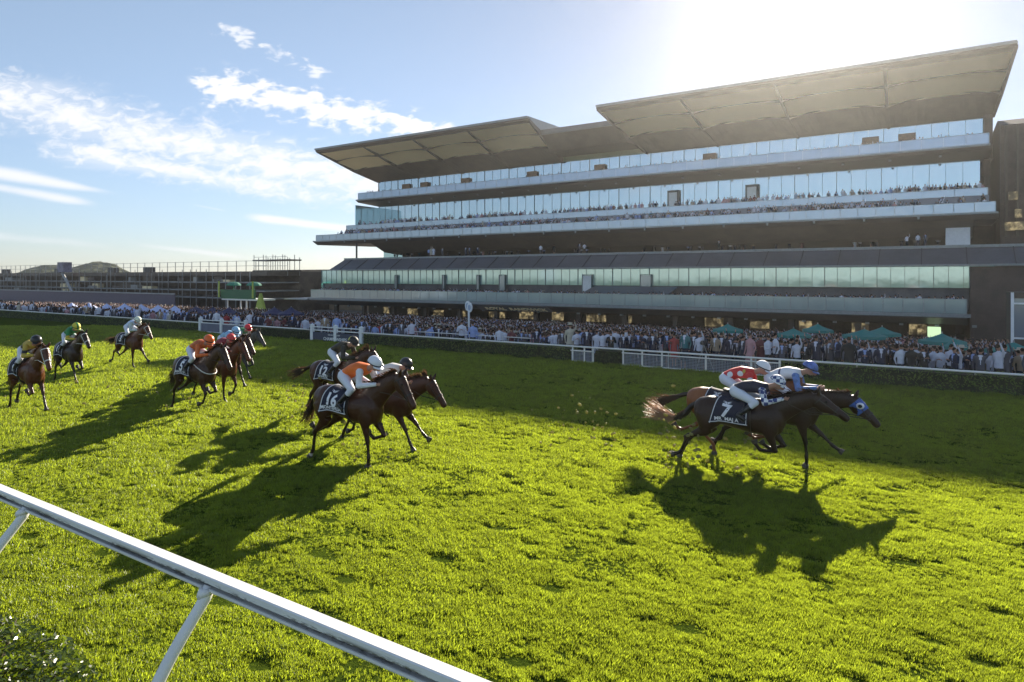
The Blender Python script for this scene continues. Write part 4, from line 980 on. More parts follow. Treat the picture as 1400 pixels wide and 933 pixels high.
def cloth(num, word, mark=True, col=None, x0=-.60, x1=.16, both=True, border='all'):
    def f(root, bvh, tf):
        mb = MB(); NU, NV = 16, 30; th1 = 2.08
        def xr(u, v):       # v -1..1 across the back ; the rear edge slants
            s = abs(v); return x0+.16*(1-s)*(1-u)+(x1-x0)*u - .02*s
        cache = {}
        def pos(u, v, off):
            key = (round(u,4), round(v,4), off)
            if key not in cache: cache[key] = wrap(bvh, xr(u, v), v*th1, off)
            return cache[key]
        vs = [pos(i/NU, j/NV*2-1, .020) for j in range(NV+1) for i in range(NU+1)]
        mb.add(vs, [(j*(NU+1)+i, j*(NU+1)+i+1, (j+1)*(NU+1)+i+1, (j+1)*(NU+1)+i) for j in range(NV) for i in range(NU)])
        o = mb.build('saddle_cloth', col or M['navy'], root, True); md = o.modifiers.new('t', 'SOLIDIFY'); md.thickness = .008; md.offset = 0
        tf(o)
        pb = MB(); path = []
        for j in range(0, 41): path.append(pos(.03, j/40*2-1, .026))
        pb.tube(path, [.0085]*len(path), 5)
        for sv in (-1, 1):
            pb.tube([pos(u/12, sv*.97, .026) for u in range(13)], [.0085]*13, 5)
            pb.tube([pos(.97, sv*(.35+.62*u/8), .026) for u in range(9)], [.0085]*9, 5)
        o2 = pb.build('piping', M['silkwhite'], o)
        def lettering(body, size, uc, vc, bold, nm, side, rot=0):
            me = text_mesh(body, size, 0, bold); b = MB(); W_ = (x1-x0); vs = []
            bmx = bmesh.new(); bmx.from_mesh(me); bmesh.ops.triangulate(bmx, faces=bmx.faces[:]); bmesh.ops.subdivide_edges(bmx, edges=[e for e in bmx.edges if e.calc_length() > .05], cuts=1)
            for v in bmx.verts:
                X, Y = v.co.x, v.co.y; cr, sr = math.cos(rot), math.sin(rot); X, Y = X*cr-Y*sr, X*sr+Y*cr
                u = uc+(X if side > 0 else -X)/W_; th = vc*th1-Y/.30
                vs.append(wrap(bvh, x0+W_*u, side*th, .031))
            fs = [tuple(v.index for v in f_.verts) for f_ in bmx.faces]
            bmx.verts.index_update(); fs = [tuple(v.index for v in f_.verts) for f_ in bmx.faces]; bmx.free()
            b.add(vs, fs); b.build(nm, M['silkwhite'], o)
        for side in ((1, -1) if both else (1,)):
            lettering(num, .38 if len(num) < 2 else .34, .42, .60, .012, 'number', side, R(-8)*side)
            if word: lettering(word, .105, .44, .86, .004, 'name_strip', side)
            if mark:       # small winged crest above the number
                b = MB()
                for k in range(2):
                    def q(X, Y): return wrap(bvh, x0+(x1-x0)*(.45)+(X if side > 0 else -X), side*(.31*th1-Y/.30), .031)
                    y0 = -.025*k
                    b.add([q(-.09, .05+y0), q(-.01, y0), q(0, .02+y0), q(-.04, .035+y0)], [(0,1,2,3)]); b.add([q(.09, .05+y0), q(.01, y0), q(0, .02+y0), q(.04, .035+y0)], [(0,3,2,1)])
                b.build('crest', M['silkwhite'], o)
        # saddle on top
        sb = MB(); sb.tube([(-.16,0,1.60),(-.05,0,1.575),(.12,0,1.585),(.22,0,1.625)], [(.13,.02),(.15,.03),(.12,.03),(.07,.025)], 12, side=(0,1,0))
        s_ = sb.build('saddle', M['leather'], root, True); tf(s_)
        gb = MB(); gp = [wrap(bvh, .20, t_, .034) for t_ in np.linspace(-2.9, 2.9, 26)]
        gb.tube(gp, [(.006,.022)]*len(gp), 6, side=(1,0,0)); tf(gb.build('girth', M['silkwhite'] if False else M['leather'], root))
    return f

# ---- jockeys
def skinmat(): return mat('skin', (.42,.22,.15), .5, var=.08)
M['skin'] = skinmat(); M['boot'] = mat('black boot', (.012,.012,.014), .28, var=.1); M['breech'] = mat('white breeches', (.70,.71,.78), .7, var=.06, bump=.2, bscale=10)
M['goggle'] = mat('goggles', (.02,.02,.03), .1)
JM = {}
def jockey_meshes(kind):
    """crouched rider in the horse's own frame; returns meshes shared by the riders of one crouch"""
    if kind in JM: return JM[kind]
    dz, hx_ = {'mid': (0, 0), 'low': (-.14, .02), 'high': (.07, -.04)}[kind]
    hip = Vector((-.10, 0, 1.86+dz*.6)); chest = Vector((.36, 0, 1.99+dz)); neck = Vector((.52+hx_, 0, 2.03+dz)); head = Vector((.66+hx_, 0, 2.10+dz))
    def limbs(g):
        out = {}
        m = MB()   # torso
        m.tube([hip+Vector((-.10,0,-.04)), hip, hip.lerp(chest,.35)+Vector((0,0,.05)), hip.lerp(chest,.7)+Vector((0,0,.045)), chest+Vector((.05,0,.0)), neck+Vector((-.02,0,-.02))],
               [(.10+g,.08+g),(.165+g,.12+g),(.15+g,.115+g),(.175+g,.125+g),(.17+g,.11+g),(.07+g,.07+g)], 16, side=(0,1,0)); out['torso'] = m
        arms = MB(); legs = MB(); shank = MB(); cuffs = MB()
        for s in (1, -1):
            sh_ = chest+Vector((.05,.165*s,-.02)); el = Vector((.47,.25*s,1.70+dz*.8)); wr = Vector((.80,.10*s,1.74+dz*.4))
            arms.tube([sh_+Vector((-.03,-.05*s,0)), sh_, sh_.lerp(el,.5), el], [.06+g,.07+g,.058+g,.050+g], 10); arms.tube([el, el.lerp(wr,.4), wr], [.050+g,.045+g,.032+g], 10); arms.ell(el, (.05+g,)*3, 10, 8)
            hp = hip+Vector((-.02,.10*s,-.03)); kn = Vector((.30,.27*s,1.62+dz*.25)); an = Vector((-.02,.31*s,1.30)); toe = Vector((.12,.33*s,1.22))
            legs.tube([hp+Vector((-.03,-.04*s,.02)), hp, hp.lerp(kn,.5), kn], [.11+g,.115+g,.092+g,.066+g], 12); legs.ell(kn, (.066+g,)*3, 10, 8)
            legs.tube([kn, kn.lerp(an,.38)], [.064+g,.058+g], 10)
            shank.tube([kn.lerp(an,.28), kn.lerp(an,.55), an+Vector((0,0,.02))], [.060+g,.056+g,.042+g], 12); shank.tube([an+Vector((-.05,0,.0)), an, (an+toe)/2, toe], [.035+g,.046+g,.044+g,.028+g], 10)
        out.update(arms=arms, legs=legs, shank=shank); return out
    base = limbs(-.012); body = MB()
    for k_ in base.values(): body.v, body.f, body.m = (lambda b, q: (b.v+q.v, b.f+[tuple(i+len(b.v) for i in f) for f in q.f], b.m+q.m))(body, k_)
    body.tube([neck+Vector((-.08,0,-.02)), neck, head+Vector((-.02,0,-.03))], [.065,.058,.055], 12)
    body.ell(head+Vector((.02,0,-.01)), (.098,.078,.118), 16, 12, rot=Matrix.Rotation(R(24),3,'Y'))
    body.ell(head+Vector((.09,0,-.075)), (.045,.05,.05)); body.tube([head+Vector((.10,0,.01)), head+Vector((.135,0,-.03))], [.012,.018], 8)
    for s in (1, -1):
        body.ell(head+Vector((.0,.080*s,-.02)), (.02,.012,.032))
        wr = Vector((.80,.10*s,1.74+dz*.4)); pc = wr+Vector((.055,-.01*s,.0)); body.tube([wr, pc, pc+Vector((.035,-.005*s,-.01))], [(.028,.028),(.024,.040),(.020,.038)], 10, side=(0,1,0))
    bmesh_ = fuse(body, .016, 3, 'rider_body', [M['skin']])
    fing = MB()
    for s in (1, -1):
        wr = Vector((.80,.10*s,1.74+dz*.4))
        for i, L in enumerate((.052,.06,.056,.046)):
            b0 = wr+Vector((.085,-.015*s+0,.030-.020*i)); fing.tube([b0, b0+Vector((.028,-.012*s,-.004)), b0+Vector((.020,-.040*s,-.010)), b0+Vector((-.008,-.044*s,-.012))], [.0105,.0105,.0095,.0075], 7)
        fing.tube([wr+Vector((.03,-.02*s,.03)), wr+Vector((.055,-.045*s,.042)), wr+Vector((.085,-.050*s,.036))], [.012,.0115,.008], 7)
    cl_ = limbs(.008)
    silks = fuse(cl_['torso'], .016, 3, 'silks'); 
    sleeves = fuse(cl_['arms'], .016, 2, 'sleeves'); 
    cl2 = limbs(.004); lg = cl2['legs']; lg.tube([hip+Vector((-.13,0,-.06)), hip+Vector((-.04,0,-.01)), hip+Vector((.08,0,.0))], [(.09,.08),(.172,.125),(.165,.125)], 14, side=(0,1,0))
    breeches = fuse(lg, .016, 3, 'breeches'); boots = fuse(cl2['shank'], .014, 2, 'boots')
    hm = MB(); rot = Matrix.Rotation(R(24),3,'Y'); hc = head+Vector((.0,0,.045)); hm.ell(hc, (.158,.132,.132), 20, 12, rot=rot, zmin=-.030)
    hmesh = hm.mesh('helmet', [], True)
    pk = MB(); N = 10; vs = []
    for e, (rr, zz_) in enumerate(((.95, -.02), (1.36, -.045), (1.34, -.055), (.95, -.03))):
        for j in range(N+1):
            ph = -1.05+2.1*j/N; v = rot @ Vector((.158*rr*math.cos(ph)*(1 if rr < 1 else 1.0), .132*(1.0 if rr > 1 else .98)*math.sin(ph)*1.02, zz_)); vs.append(hc+v)
    pk.add(vs, [(e*(N+1)+j, e*(N+1)+j+1, ((e+1)%4)*(N+1)+j+1, ((e+1)%4)*(N+1)+j) for e in range(4) for j in range(N)])
    gg = MB()
    for s in (1, -1): gg.ell(head+Vector((.098,.034*s,.012)), (.022,.034,.026), 10, 8, rot=rot)
    gs_ = MB(); gs_.tube([hc+rot @ Vector((.165*math.cos(t_), .140*math.sin(t_), -.012)) for t_ in np.linspace(0, 2*math.pi, 25)], [(.012,.004)]*25, 6)
    wh = MB(); wh.tube([(.84,-.12,1.78+dz*.4),(.72,-.20,1.55),(.62,-.24,1.36)], [.008,.006,.004], 6)
    st_ = MB()
    for s in (1, -1): st_.tube([(.08,.20*s,1.56),(.05,.31*s,1.36),(.03,.325*s,1.27)], [.010]*3, 6); st_.tube([(-.02,.31*s,1.245),(.10,.33*s,1.19)], [.016,.016], 6)
    JM[kind] = dict(body=bmesh_, hand_fingers=fing.mesh('f', [M['skin']], True), silks=silks, sleeves=sleeves, breeches=breeches, boots=boots, helmet=hmesh, helmet_peak=pk.mesh('p', []), goggles=gg.mesh('g', [M['goggle']], True), goggle_strap=gs_.mesh('gs', []), whip=wh.mesh('w', [M['boot']]), stirrups=st_.mesh('st', [M['boot']]))
    return JM[kind]
def jockey(kind, rr, silk, sleeve, cap, label, peak=None, strap=None, breech=None, whip=False, extra=None):
    root, piv, bvh, zoff, _ = rr
    jm = jockey_meshes(kind); Rt = root.matrix_basis.copy() if False else None
    e = empty('person', root.location, root.rotation_euler[2], label, 'person', 'jockeys crouched on their horses'); e.scale = root.scale
    seatz = 1.55; off = Matrix(piv)
    for k_, me in jm.items():
        if k_ == 'whip' and not whip: continue
        me2 = me
        if k_ in ('silks','sleeves','breeches','boots','helmet','helmet_peak','goggle_strap'):
            me2 = me.copy(); me2.materials.clear()
            me2.materials.append({'silks': silk, 'sleeves': sleeve, 'breeches': breech or M['breech'], 'boots': M['boot'], 'helmet': cap, 'helmet_peak': peak or cap, 'goggle_strap': strap or M['goggle']}[k_])
        o = meobj(me2, k_, e); o.matrix_local = off
    return e
def checkmat(name, c1, c2, s, axes='xyz'):
    m = bpy.data.materials.new(name); m.use_nodes = True; t = NT(m.node_tree); b = t.n['Principled BSDF']
    ck = t.new('ShaderNodeTexChecker'); t.l.new(t.coord('Object'), ck.inputs[0]); ck.inputs['Scale'].default_value = s
    ck.inputs[1].default_value = (*c1, 1); ck.inputs[2].default_value = (*c2, 1); t.l.new(ck.outputs[0], b.inputs['Base Color']); b.inputs['Roughness'].default_value = .6; return m
def spotmat(name, c1, c2, pts, rad):
    m = bpy.data.materials.new(name); m.use_nodes = True; t = NT(m.node_tree); b = t.n['Principled BSDF']; co = t.coord('Object'); f = None
    for p in pts:
        d = t.new('ShaderNodeVectorMath', operation='DISTANCE'); t.l.new(co, d.inputs[0]); d.inputs[1].default_value = p; g = t.m('LESS_THAN', d.outputs['Value'], rad); f = g if f is None else t.m('MAXIMUM', f, g)
    n = t.noise(co, 6, 3); c = t.mix(n, [v*.85 for v in c1], [v*1.1 for v in c1]); t.l.new(t.mix(f, c, c2), b.inputs['Base Color']); b.inputs['Roughness'].default_value = .6; return m
def stripemat(name, c1, c2, axis, lo, hi):
    m = bpy.data.materials.new(name); m.use_nodes = True; t = NT(m.node_tree); b = t.n['Principled BSDF']; s = t.sep(t.coord('Object'))[axis]
    f = t.m('MULTIPLY', t.m('GREATER_THAN', s, lo), t.m('LESS_THAN', s, hi)); t.l.new(t.mix(f, c1, c2), b.inputs['Base Color']); b.inputs['Roughness'].default_value = .6; return m
sm = lambda n_, c: mat(n_, c, .6, var=.12, vscale=5, bump=.7, bscale=8, stretch=(1,1.6,1))
WH = (.74,.75,.80)
coat_bay = coatmat('bay coat', (.055,.018,.008)); coat_dark = coatmat('dark bay coat', (.030,.013,.007)); coat_ches = coatmat('chestnut coat', (.24,.085,.030), pts=(.10,.035,.014), legz=.2, sock=[(-2,.1,1,.42)])
coat_brown = coatmat('brown coat', (.055,.022,.011)); coat_red = coatmat('bright bay coat', (.10,.030,.011)); coat_grey = coatmat('dark grey brown coat', (.07,.06,.055), pts=(.03,.028,.026))
coat_sock = coatmat('bay coat with white hind socks', (.056,.019,.008), sock=[(-2,.1,-1,.16)])
def place(px, py): return an_at(px, py, 0)
HS = []
# -------- leading group at right
a, n = place(1015, 642); rr = horse('h', ('folded2','folded','trail','push'), coat_dark, M['hair_dark'], a, n, 3, .05, (24, -34), 'dark bay horse numbered 7 with a long pale chestnut tail', tail='long', rug=cloth('7', 'MR  MAJ A'), vox=.020, strap=None)
jockey('low', rr, sm('navy silks', (.022,.018,.040)), checkmat('blue white check', (.74,.75,.80), (.03,.05,.20), 13), checkmat('blue white check cap', (.74,.75,.80), (.03,.05,.20), 15), 'jockey in dark navy silks with checked blue and white sleeves and cap', strap=M['silkwhite'])
a, n = place(1000, 625); rr = horse("h", ("folded","folded2","under","lifted"), coat_ches, M["hair_dark"], a, n, 2, .05, (27, -32), "bright chestnut horse partly hidden behind number 7 in the leading group", tail="fly", rug=cloth("2", ""))
jockey('mid', rr, spotmat('red silks with white spots', (.62,.03,.03), WH, [(.22,-.17,1.98),(.10,.10,2.05),(.40,.05,2.12),(.0,-.15,1.95),(.3,.17,1.98)], .062), spotmat('red sleeves with white spots', (.62,.03,.03), WH, [(.44,-.24,1.85),(.44,.24,1.85)], .075), stripemat('white and red cap', WH, (.62,.03,.03), 1, .02, .5), 'jockey in red silks with large white spots riding in the leading group')
bl = mat('royal blue hood', (.05,.12,.42), .6, var=.3, vscale=14)
a, n = place(1062, 633); rr = horse('h', ('vertical','reach','push','trail'), coat_dark, M['hair_dark'], a, n, -2, .04, (13, -47), 'dark leading horse with a blue hood and white eye cups', tail='fly', blink=bl, browband=M['leather'], rug=cloth('1', ''))
jockey('mid', rr, stripemat('white silks with dark band', WH, (.04,.04,.12), 0, .06, .10), mat('mottled blue sleeves', (.12,.22,.50), .6, var=.5, vscale=14), mat('mottled blue cap', (.10,.17,.48), .35, var=.5, vscale=12), 'jockey in white silks with blue sleeves and blue cap on the foremost horse')
# -------- middle group
a, n = place(480, 635); rr = horse('h', ('vertical','folded','drop','lifted'), coat_sock, M['hair_dark'], a, n, 0, .02, (35, -56), 'bay horse numbered 16 under the orange and white jockey in mid track', tail='down', rug=cloth('16', 'MONTEFILIA'), vox=.020, scale=1.05)
jockey('mid', rr, sm('orange silks', (.80,.16,.015)), sm('white sleeves', WH), mat('white cap', (.74,.75,.80), .3, var=.03), 'jockey in orange silks with white sleeves and white cap riding number 16', strap=M['goggle'])
a, n = place(527, 610); rr = horse('h', ('reach2','reach','push','trail'), coat_bay, M['hair_dark'], a, n, -1, .03, (27, -50), 'bay horse reaching out with both forelegs just beyond number 16', tail='down', mane_up=True, rug=cloth('9', ''))
jockey('mid', rr, stripemat('cream silks', (.68,.66,.62), (.04,.04,.06), 2, 3.0, 4.0), stripemat('cream sleeves with dark band', (.68,.66,.62), (.03,.03,.05), 0, .40, .52), mat('black cap', (.02,.018,.018), .3), 'jockey in cream silks and black cap beside the orange clad rider')
a, n = place(461, 571); rr = horse('h', ('folded','reach2','drop','push'), coat_bay, M['hair_dark'], a, n, 2, .04, (36, -44), 'bay horse numbered 12 galloping just behind number 16 with its tail flying', tail='fly', rug=cloth('12', 'SHARAZ'), mane_up=True, strap=M['silkwhite'])
jockey('high', rr, mat('black and gold silks', (.04,.03,.012), .6, var=.9, vscale=5), mat('black sleeves', (.03,.025,.015), .6, var=.5, vscale=6), stripemat('black cap with gold front', (.02,.02,.02), (.50,.50,.04), 0, -1, .58), 'jockey in black and gold silks standing high in the stirrups on number 12')
# -------- chasing group
a, n = place(268, 564); rr = horse('h', ('swing','folded','drop','lifted'), coat_brown, M['hair_dark'], a, n, -2, .03, (36, -52), 'dark brown horse numbered 5 with a white breast strap ahead of the chasing group', tail='down', rug=cloth('5', 'ANGEL OF T'), strap=M['bridle_white'], scale=1.03)
jockey('mid', rr, mat('orange and green silks', (.78,.15,.03), .6, var=.55, vscale=2.2), mat('orange sleeves', (.78,.15,.03), .6, var=.4, vscale=5), mat('orange cap', (.80,.14,.02), .35, var=.08), 'jockey in orange silks with orange cap riding number 5')
a, n = place(300, 548); rr = horse('h', ('planted','swing','push','lifted'), coat_red, M['hair_dark'], a, n, -3, .02, (42, -50), 'bright bay horse tucked in beside number 5 with its head high', tail='down', rug=cloth('8', ''))
jockey('mid', rr, mat('maroon silks', (.22,.02,.03), .6, var=.3, vscale=6), mat('maroon sleeves', (.22,.02,.03), .6, var=.3), mat('red spotted cap', (.55,.05,.05), .4, var=.4, vscale=14), 'jockey in maroon with a red cap squeezed in beside number 5')
a, n = place(308, 532); rr = horse('h', ('folded','reach2','drop','trail'), coat_bay, M['hair_dark'], a, n, -3, .03, (33, -48), 'bay horse with dark legs on the far side of the chasing group', tail='down', rug=cloth('10', ''))
jockey('mid', rr, spotmat('light blue silks with dark disc', (.28,.50,.72), (.03,.04,.12), [(.50,-.05,2.0),(.2,-.1,2.1)], .085), sm('light blue sleeves', (.28,.50,.72)), mat('light blue cap', (.30,.52,.72), .35, var=.35, vscale=12), 'jockey in light blue silks with a dark disc in the chasing group')
a, n = place(326, 516); rr = horse('h', ('reach2','folded','push','lifted'), coat_grey, M['hair_dark'], a, n, -3, .04, (38, -42), 'dark grey brown horse at the back of the chasing group with head raised', tail='down', rug=cloth('4', ''))
jockey('mid', rr, mat('green and white silks', (.04,.18,.07), .6, var=.6, vscale=3), sm('white sleeves', WH), mat('bright red cap', (.66,.02,.03), .35, var=.06), 'jockey with a bright red cap and green silks at the back of the chasing group')
# -------- left three
a, n = place(38, 564); rr = horse('h', ('folded','reach2','drop','push'), coat_red, M['hair_dark'], a, n, -4, .02, (38, -58), 'bright bay horse with a pale bridle galloping nearest the left edge', tail='down', rug=cloth('1', ''), browband=M['bridle_white'], scale=1.03)
jockey('mid', rr, stripemat('yellow silks with black hoop', (.52,.36,.05), (.02,.02,.02), 0, .0, .12), stripemat('yellow sleeves with black armband', (.52,.36,.05), (.02,.02,.02), 2, 1.78, 1.86), mat('black cap', (.02,.018,.018), .3), 'jockey in dull yellow silks and black cap nearest the left edge')
a, n = place(95, 526); rr = horse('h', ('reach2','folded','drop','lifted'), coat_dark, M['hair_dark'], a, n, -4, .03, (38, -42), 'dark bay horse under the green clad jockey, behind and right of the leftmost horse', tail='down', rug=cloth('11', ''), browband=M['bridle_white'])
jockey('high', rr, mat('green silks', (.02,.22,.06), .6, var=.3, vscale=4), stripemat('green and yellow sleeves', (.02,.22,.06), (.60,.45,.04), 2, 1.75, 1.88), stripemat('yellow and green cap', (.62,.55,.05), (.02,.20,.05), 1, -.03, .03), 'jockey in green silks with a yellow striped cap at left')
a, n = place(178, 503); rr = horse('h', ('planted','reach','trail','lifted'), coat_red, M['hair_dark'], a, n, 0, .03, (36, -48), 'bay horse numbered 3 running alone nearest the hedge at left', tail='fly', rug=cloth('3', ''), browband=M['bridle_white'])
jockey('high', rr, mat('pale blue and white silks', (.55,.66,.85), .6, var=.2, vscale=3), mat('pale yellow blue sleeves', (.55,.62,.60), .6, var=.4, vscale=5), mat('white and lime cap', (.70,.75,.60), .35, var=.25, vscale=9), 'jockey in pale blue and white silks on the lone horse numbered 3')
# flying bits of turf kicked up by the hooves
mb = MB(); r = random.Random(4)
for (px, py, sx, sy, k, zlo) in ((425, 520, 50, 30, 60, .1), (500, 575, 40, 25, 30, .1), (800, 560, 60, 22, 45, .1), (930, 590, 50, 25, 60, .1), (1020, 590, 30, 20, 20, .1), (200, 510, 70, 20, 30, .1), (60, 500, 50, 20, 14, .1)):
    for i in range(k):
        a, n = place(px+r.gauss(0, sx*.5), py+50+r.gauss(0, 6)); z = abs(r.gauss(.40, .5)); s = r.uniform(.012, .042)
        mb.ell((a, n, z+.03), (s*1.6, s, s*.8), 5, 4, rot=Matrix.Rotation(r.uniform(0, 6), 3, 'X') @ Matrix.Rotation(r.uniform(0, 6), 3, 'Z'))
solo(mb, 'flying_turf', leafmat('kicked up turf', (.22,.20,.08), (.45,.42,.12), .5), 0, 14, 0, 'small clods and grass bits thrown up behind the hooves', 'turf clods', kind='stuff')
# ================================================================ crowd
M['hairb'] = mat('brown hair', (.03,.018,.012), .9, spec=.1)
cols = dict(navy=(.016,.020,.048), black=(.016,.016,.018), grey=(.08,.08,.10), white=(.62,.63,.72), blue=(.30,.38,.66), tan=(.32,.24,.17), pink=(.50,.26,.28), burg=(.14,.03,.04), pale=(.60,.60,.70), red=(.38,.05,.05), teal=(.05,.18,.2), cream=(.5,.45,.36))
cm = {k: mat(k+' clothing', v, .8, var=.15, vscale=4) for k, v in cols.items()}
def spectator(seed, top, bottom, shirt, female, arm):
    r = random.Random(seed); b = MB()
    b.tube([(0,0,.86),(0,0,1.0),(0,.0,1.18),(0,0,1.34),(0,0,1.44),(0,0,1.50)], [(.15,.10),(.165,.11),(.15,.10),(.19,.115),(.15,.09),(.055,.055)], 10, side=(1,0,0))
    b.tube([(0,0,1.46),(0,-.01,1.56)], [.05,.05], 8); b.ell((0,-.01,1.64), (.078,.092,.115), 10, 8)
    for s in (1, -1):
        if female: pass
        else: b.tube([(.08*s,0,.92),(.09*s,0,.5),(.10*s,0,.06)], [(.085,.095),(.065,.07),(.045,.05)], 8); b.tube([(.10*s,.03,.04),(.11*s,-.15,.03)], [(.045,.04),(.035,.03)], 6)
        sh_ = Vector((.19*s,0,1.40)); up_ = arm == 'up' and s == 1
        if up_: el, wr = Vector((.27*s,-.10,1.55)), Vector((.20*s,-.18,1.86))
        elif arm == 'clap': el, wr = Vector((.27*s,-.06,1.12)), Vector((.05*s,-.30,1.25))
        else: el, wr = Vector((.26*s,.03,1.12)), Vector((.24*s,-.08,.88))
        b.tube([sh_-Vector((.05*s,0,0)), sh_, el], [.05,.055,.042], 8); b.tube([el, wr], [.042,.03], 8); b.ell(wr+(wr-el).normalized()*.05, (.035,.03,.045), 8, 6)
        wrs = wr
    if female: b.tube([(0,0,1.02),(0,0,.80),(0,0,.48)], [(.15,.11),(.20,.14),(.24,.18)], 12, side=(1,0,0)); [b.tube([(.08*s,0,.55),(.08*s,0,.06)], [.05,.035], 8) for s in (1,-1)]
    me = fuse(b, .032, 2, 'spectator', [M['skin'], cm[top], cm[bottom], cm[shirt], M['hairb']], .4)
    for p in me.polygons:
        x, y, z = p.center; mi = 0
        if z > 1.52: mi = 4 if (z > 1.665+y*.6 or y > .02) else 0
        elif z > .90: mi = 1
        else: mi = 2
        if abs(x) < max(0, (z-1.12))*.20 and y < -.04 and z < 1.49: mi = 3
        if female and z > .48 and z < .9: mi = 1
        if female and z <= .48: mi = 0
        ux = abs(x)
        if arm == 'clap' and y < -.28: mi = 0
        if arm == 'up' and x > 0 and z > 1.52 and ux > .13: mi = 0 if z > 1.83 else 1
        if arm == 'down' and ux > .18 and z < .86: mi = 0
        p.material_index = mi
    if seed in (16,):      # a hat
        hb = MB(); hb.tube([(0,-.01,1.70),(0,-.01,1.715)], [(.17,.17)]*2, 12); hb.tube([(0,-.01,1.71),(0,-.01,1.80)], [.10,.085], 10)
        k = len(me.vertices)
        bm = bmesh.new(); bm.from_mesh(me)
        vs = [bm.verts.new(v) for v in hb.v]
        for f in hb.f:
            try: fc = bm.faces.new([vs[i] for i in f]); fc.material_index = 3
            except ValueError: pass
        bm.to_mesh(me); bm.free()
    return me
specs = [('navy','navy','white',0,'down','in navy suit and white shirt'), ('white','navy','white',0,'down','in white shirt and dark trousers'), ('black','black','pale',0,'clap','in black suit clapping'), ('blue','navy','blue',0,'down','in blue shirt'), ('grey','grey','white',0,'up','in grey suit with a raised arm'),
         ('navy','black','blue',0,'clap','in navy jacket clapping'), ('white','white','white',1,'down','in white dress'), ('pink','pink','pink',1,'down','in pink dress'), ('tan','navy','white',0,'down','in tan jacket'), ('burg','burg','burg',1,'clap','in burgundy dress'),
         ('pale','black','pale',0,'up','in pale shirt with a raised arm'), ('black','black','black',1,'down','in black dress'), ('navy','navy','pale',0,'up','in navy suit with a raised arm'), ('white','black','white',0,'clap','in white shirt clapping'), ('teal','navy','white',0,'down','in teal top'), ('cream','cream','cream',1,'up','in cream dress with a raised arm'), ('red','black','red',1,'down','in red dress'), ('grey','navy','blue',0,'down','in grey jacket over a blue shirt')]
smesh = [spectator(i+1, *s[:3], s[3], s[4]) for i, s in enumerate(specs)]
wts = [9,7,7,6,5,7,4,3,3,2,6,4,7,6,1,2,1,7]
src = bpy.data.collections.new('spectator_forms')
for i, me in enumerate(smesh):
    o = bpy.data.objects.new('form_%02d' % i, me); src.objects.link(o)
pr = random.Random(11)
pts = []      # (a, n, z, rot, scale, idx)
def row(a, n, z, fac=0.0, sc=None):
    pts.append((a+pr.uniform(-.2,.2), n+pr.uniform(-.2,.2), z, fac+pr.uniform(-1.1,1.1), sc or pr.uniform(.84, 1.02), pr.choices(range(len(specs)), wts)[0]))
n = HN+1.35
while n < 71:
    step = .46 if n < 45 else .7
    a0, a1 = -135, 7+(n-28)*.12
    a = a0
    while a < a1:
        dens = 1.0
        al = a_at(770, n)
        if n < 32.5 and a < al: dens = .10 if n < 30.5 else .35
        if n > 62: dens = .7
        if pr.random() < dens*.93: row(a, n, gz(n))
        a += .43 if n < 45 else .65
    n += step
front = []
# visible nearest ones: sort by apparent size, first 285 are individuals
def vis(p):
    P3 = T(p[0], p[1], 0); return abs(P3.x/P3.y) < .80
pts.sort(key=lambda p: T(p[0], p[1], 0).y if vis(p) else 999)
ind, rest = pts[:288], pts[288:]
for p in ind:
    o = bpy.data.objects.new('person', smesh[p[5]]); COL.objects.link(o)
    o.location = T(p[0], p[1], p[2]); o.rotation_euler = (0, 0, RZ+p[3]); o.scale = (p[4],)*3
    tag(o, 'spectator %s packed behind the hedge at right' % specs[p[5]][5], 'person', 'spectators crowding behind the white rail')
pts = rest
def terr(n0, z, den, a0=-93, a1=4.5, runs=True):
    a = a0
    while a < a1:
        d = den
        if runs: d *= .35+.9*max(0, math.sin(a*.31+n0)+.35*math.sin(a*1.3+n0*2))
        if pr.random() < d: row(a, n0, z)
        a += .55
pz = len(pts)
terr(84.7, 10.62, 1.1); terr(85.9, 10.95, .9); terr(87.0, 11.3, .9); terr(89.5, 12.95, 1.2); terr(90.6, 12.95, 1.0); terr(92.6, 19.0, 1.0); terr(93.6, 19.0, .8)
terr(74.8, .42, .9, -87, 2.2); terr(75.9, .42, .7, -87, 2.2); terr(78.5, .42, .9, -92, 3); terr(81.3, .42, .95, -92, 3); terr(84.6, 7.15, .12, -84, 3); terr(90.5, 7.15, .6, -84, 3)
def scatter(name, pts, coll, label, cat):
    me = bpy.data.meshes.new(name); me.from_pydata([tuple(T(p[0], p[1], p[2])) if len(p) == 6 else p[:3] for p in pts], [], [])
    o = bpy.data.objects.new(name, me); COL.objects.link(o)
    at = me.attributes.new('rot', 'FLOAT_VECTOR', 'POINT'); sc = me.attributes.new('scl', 'FLOAT', 'POINT'); ix = me.attributes.new('idx', 'INT', 'POINT')
    at.data.foreach_set('vector', [v for p in pts for v in (0, 0, RZ+p[3])]); sc.data.foreach_set('value', [p[4] for p in pts]); ix.data.foreach_set('value', [p[5] for p in pts])
    return nodes_for(o, coll, label, cat)
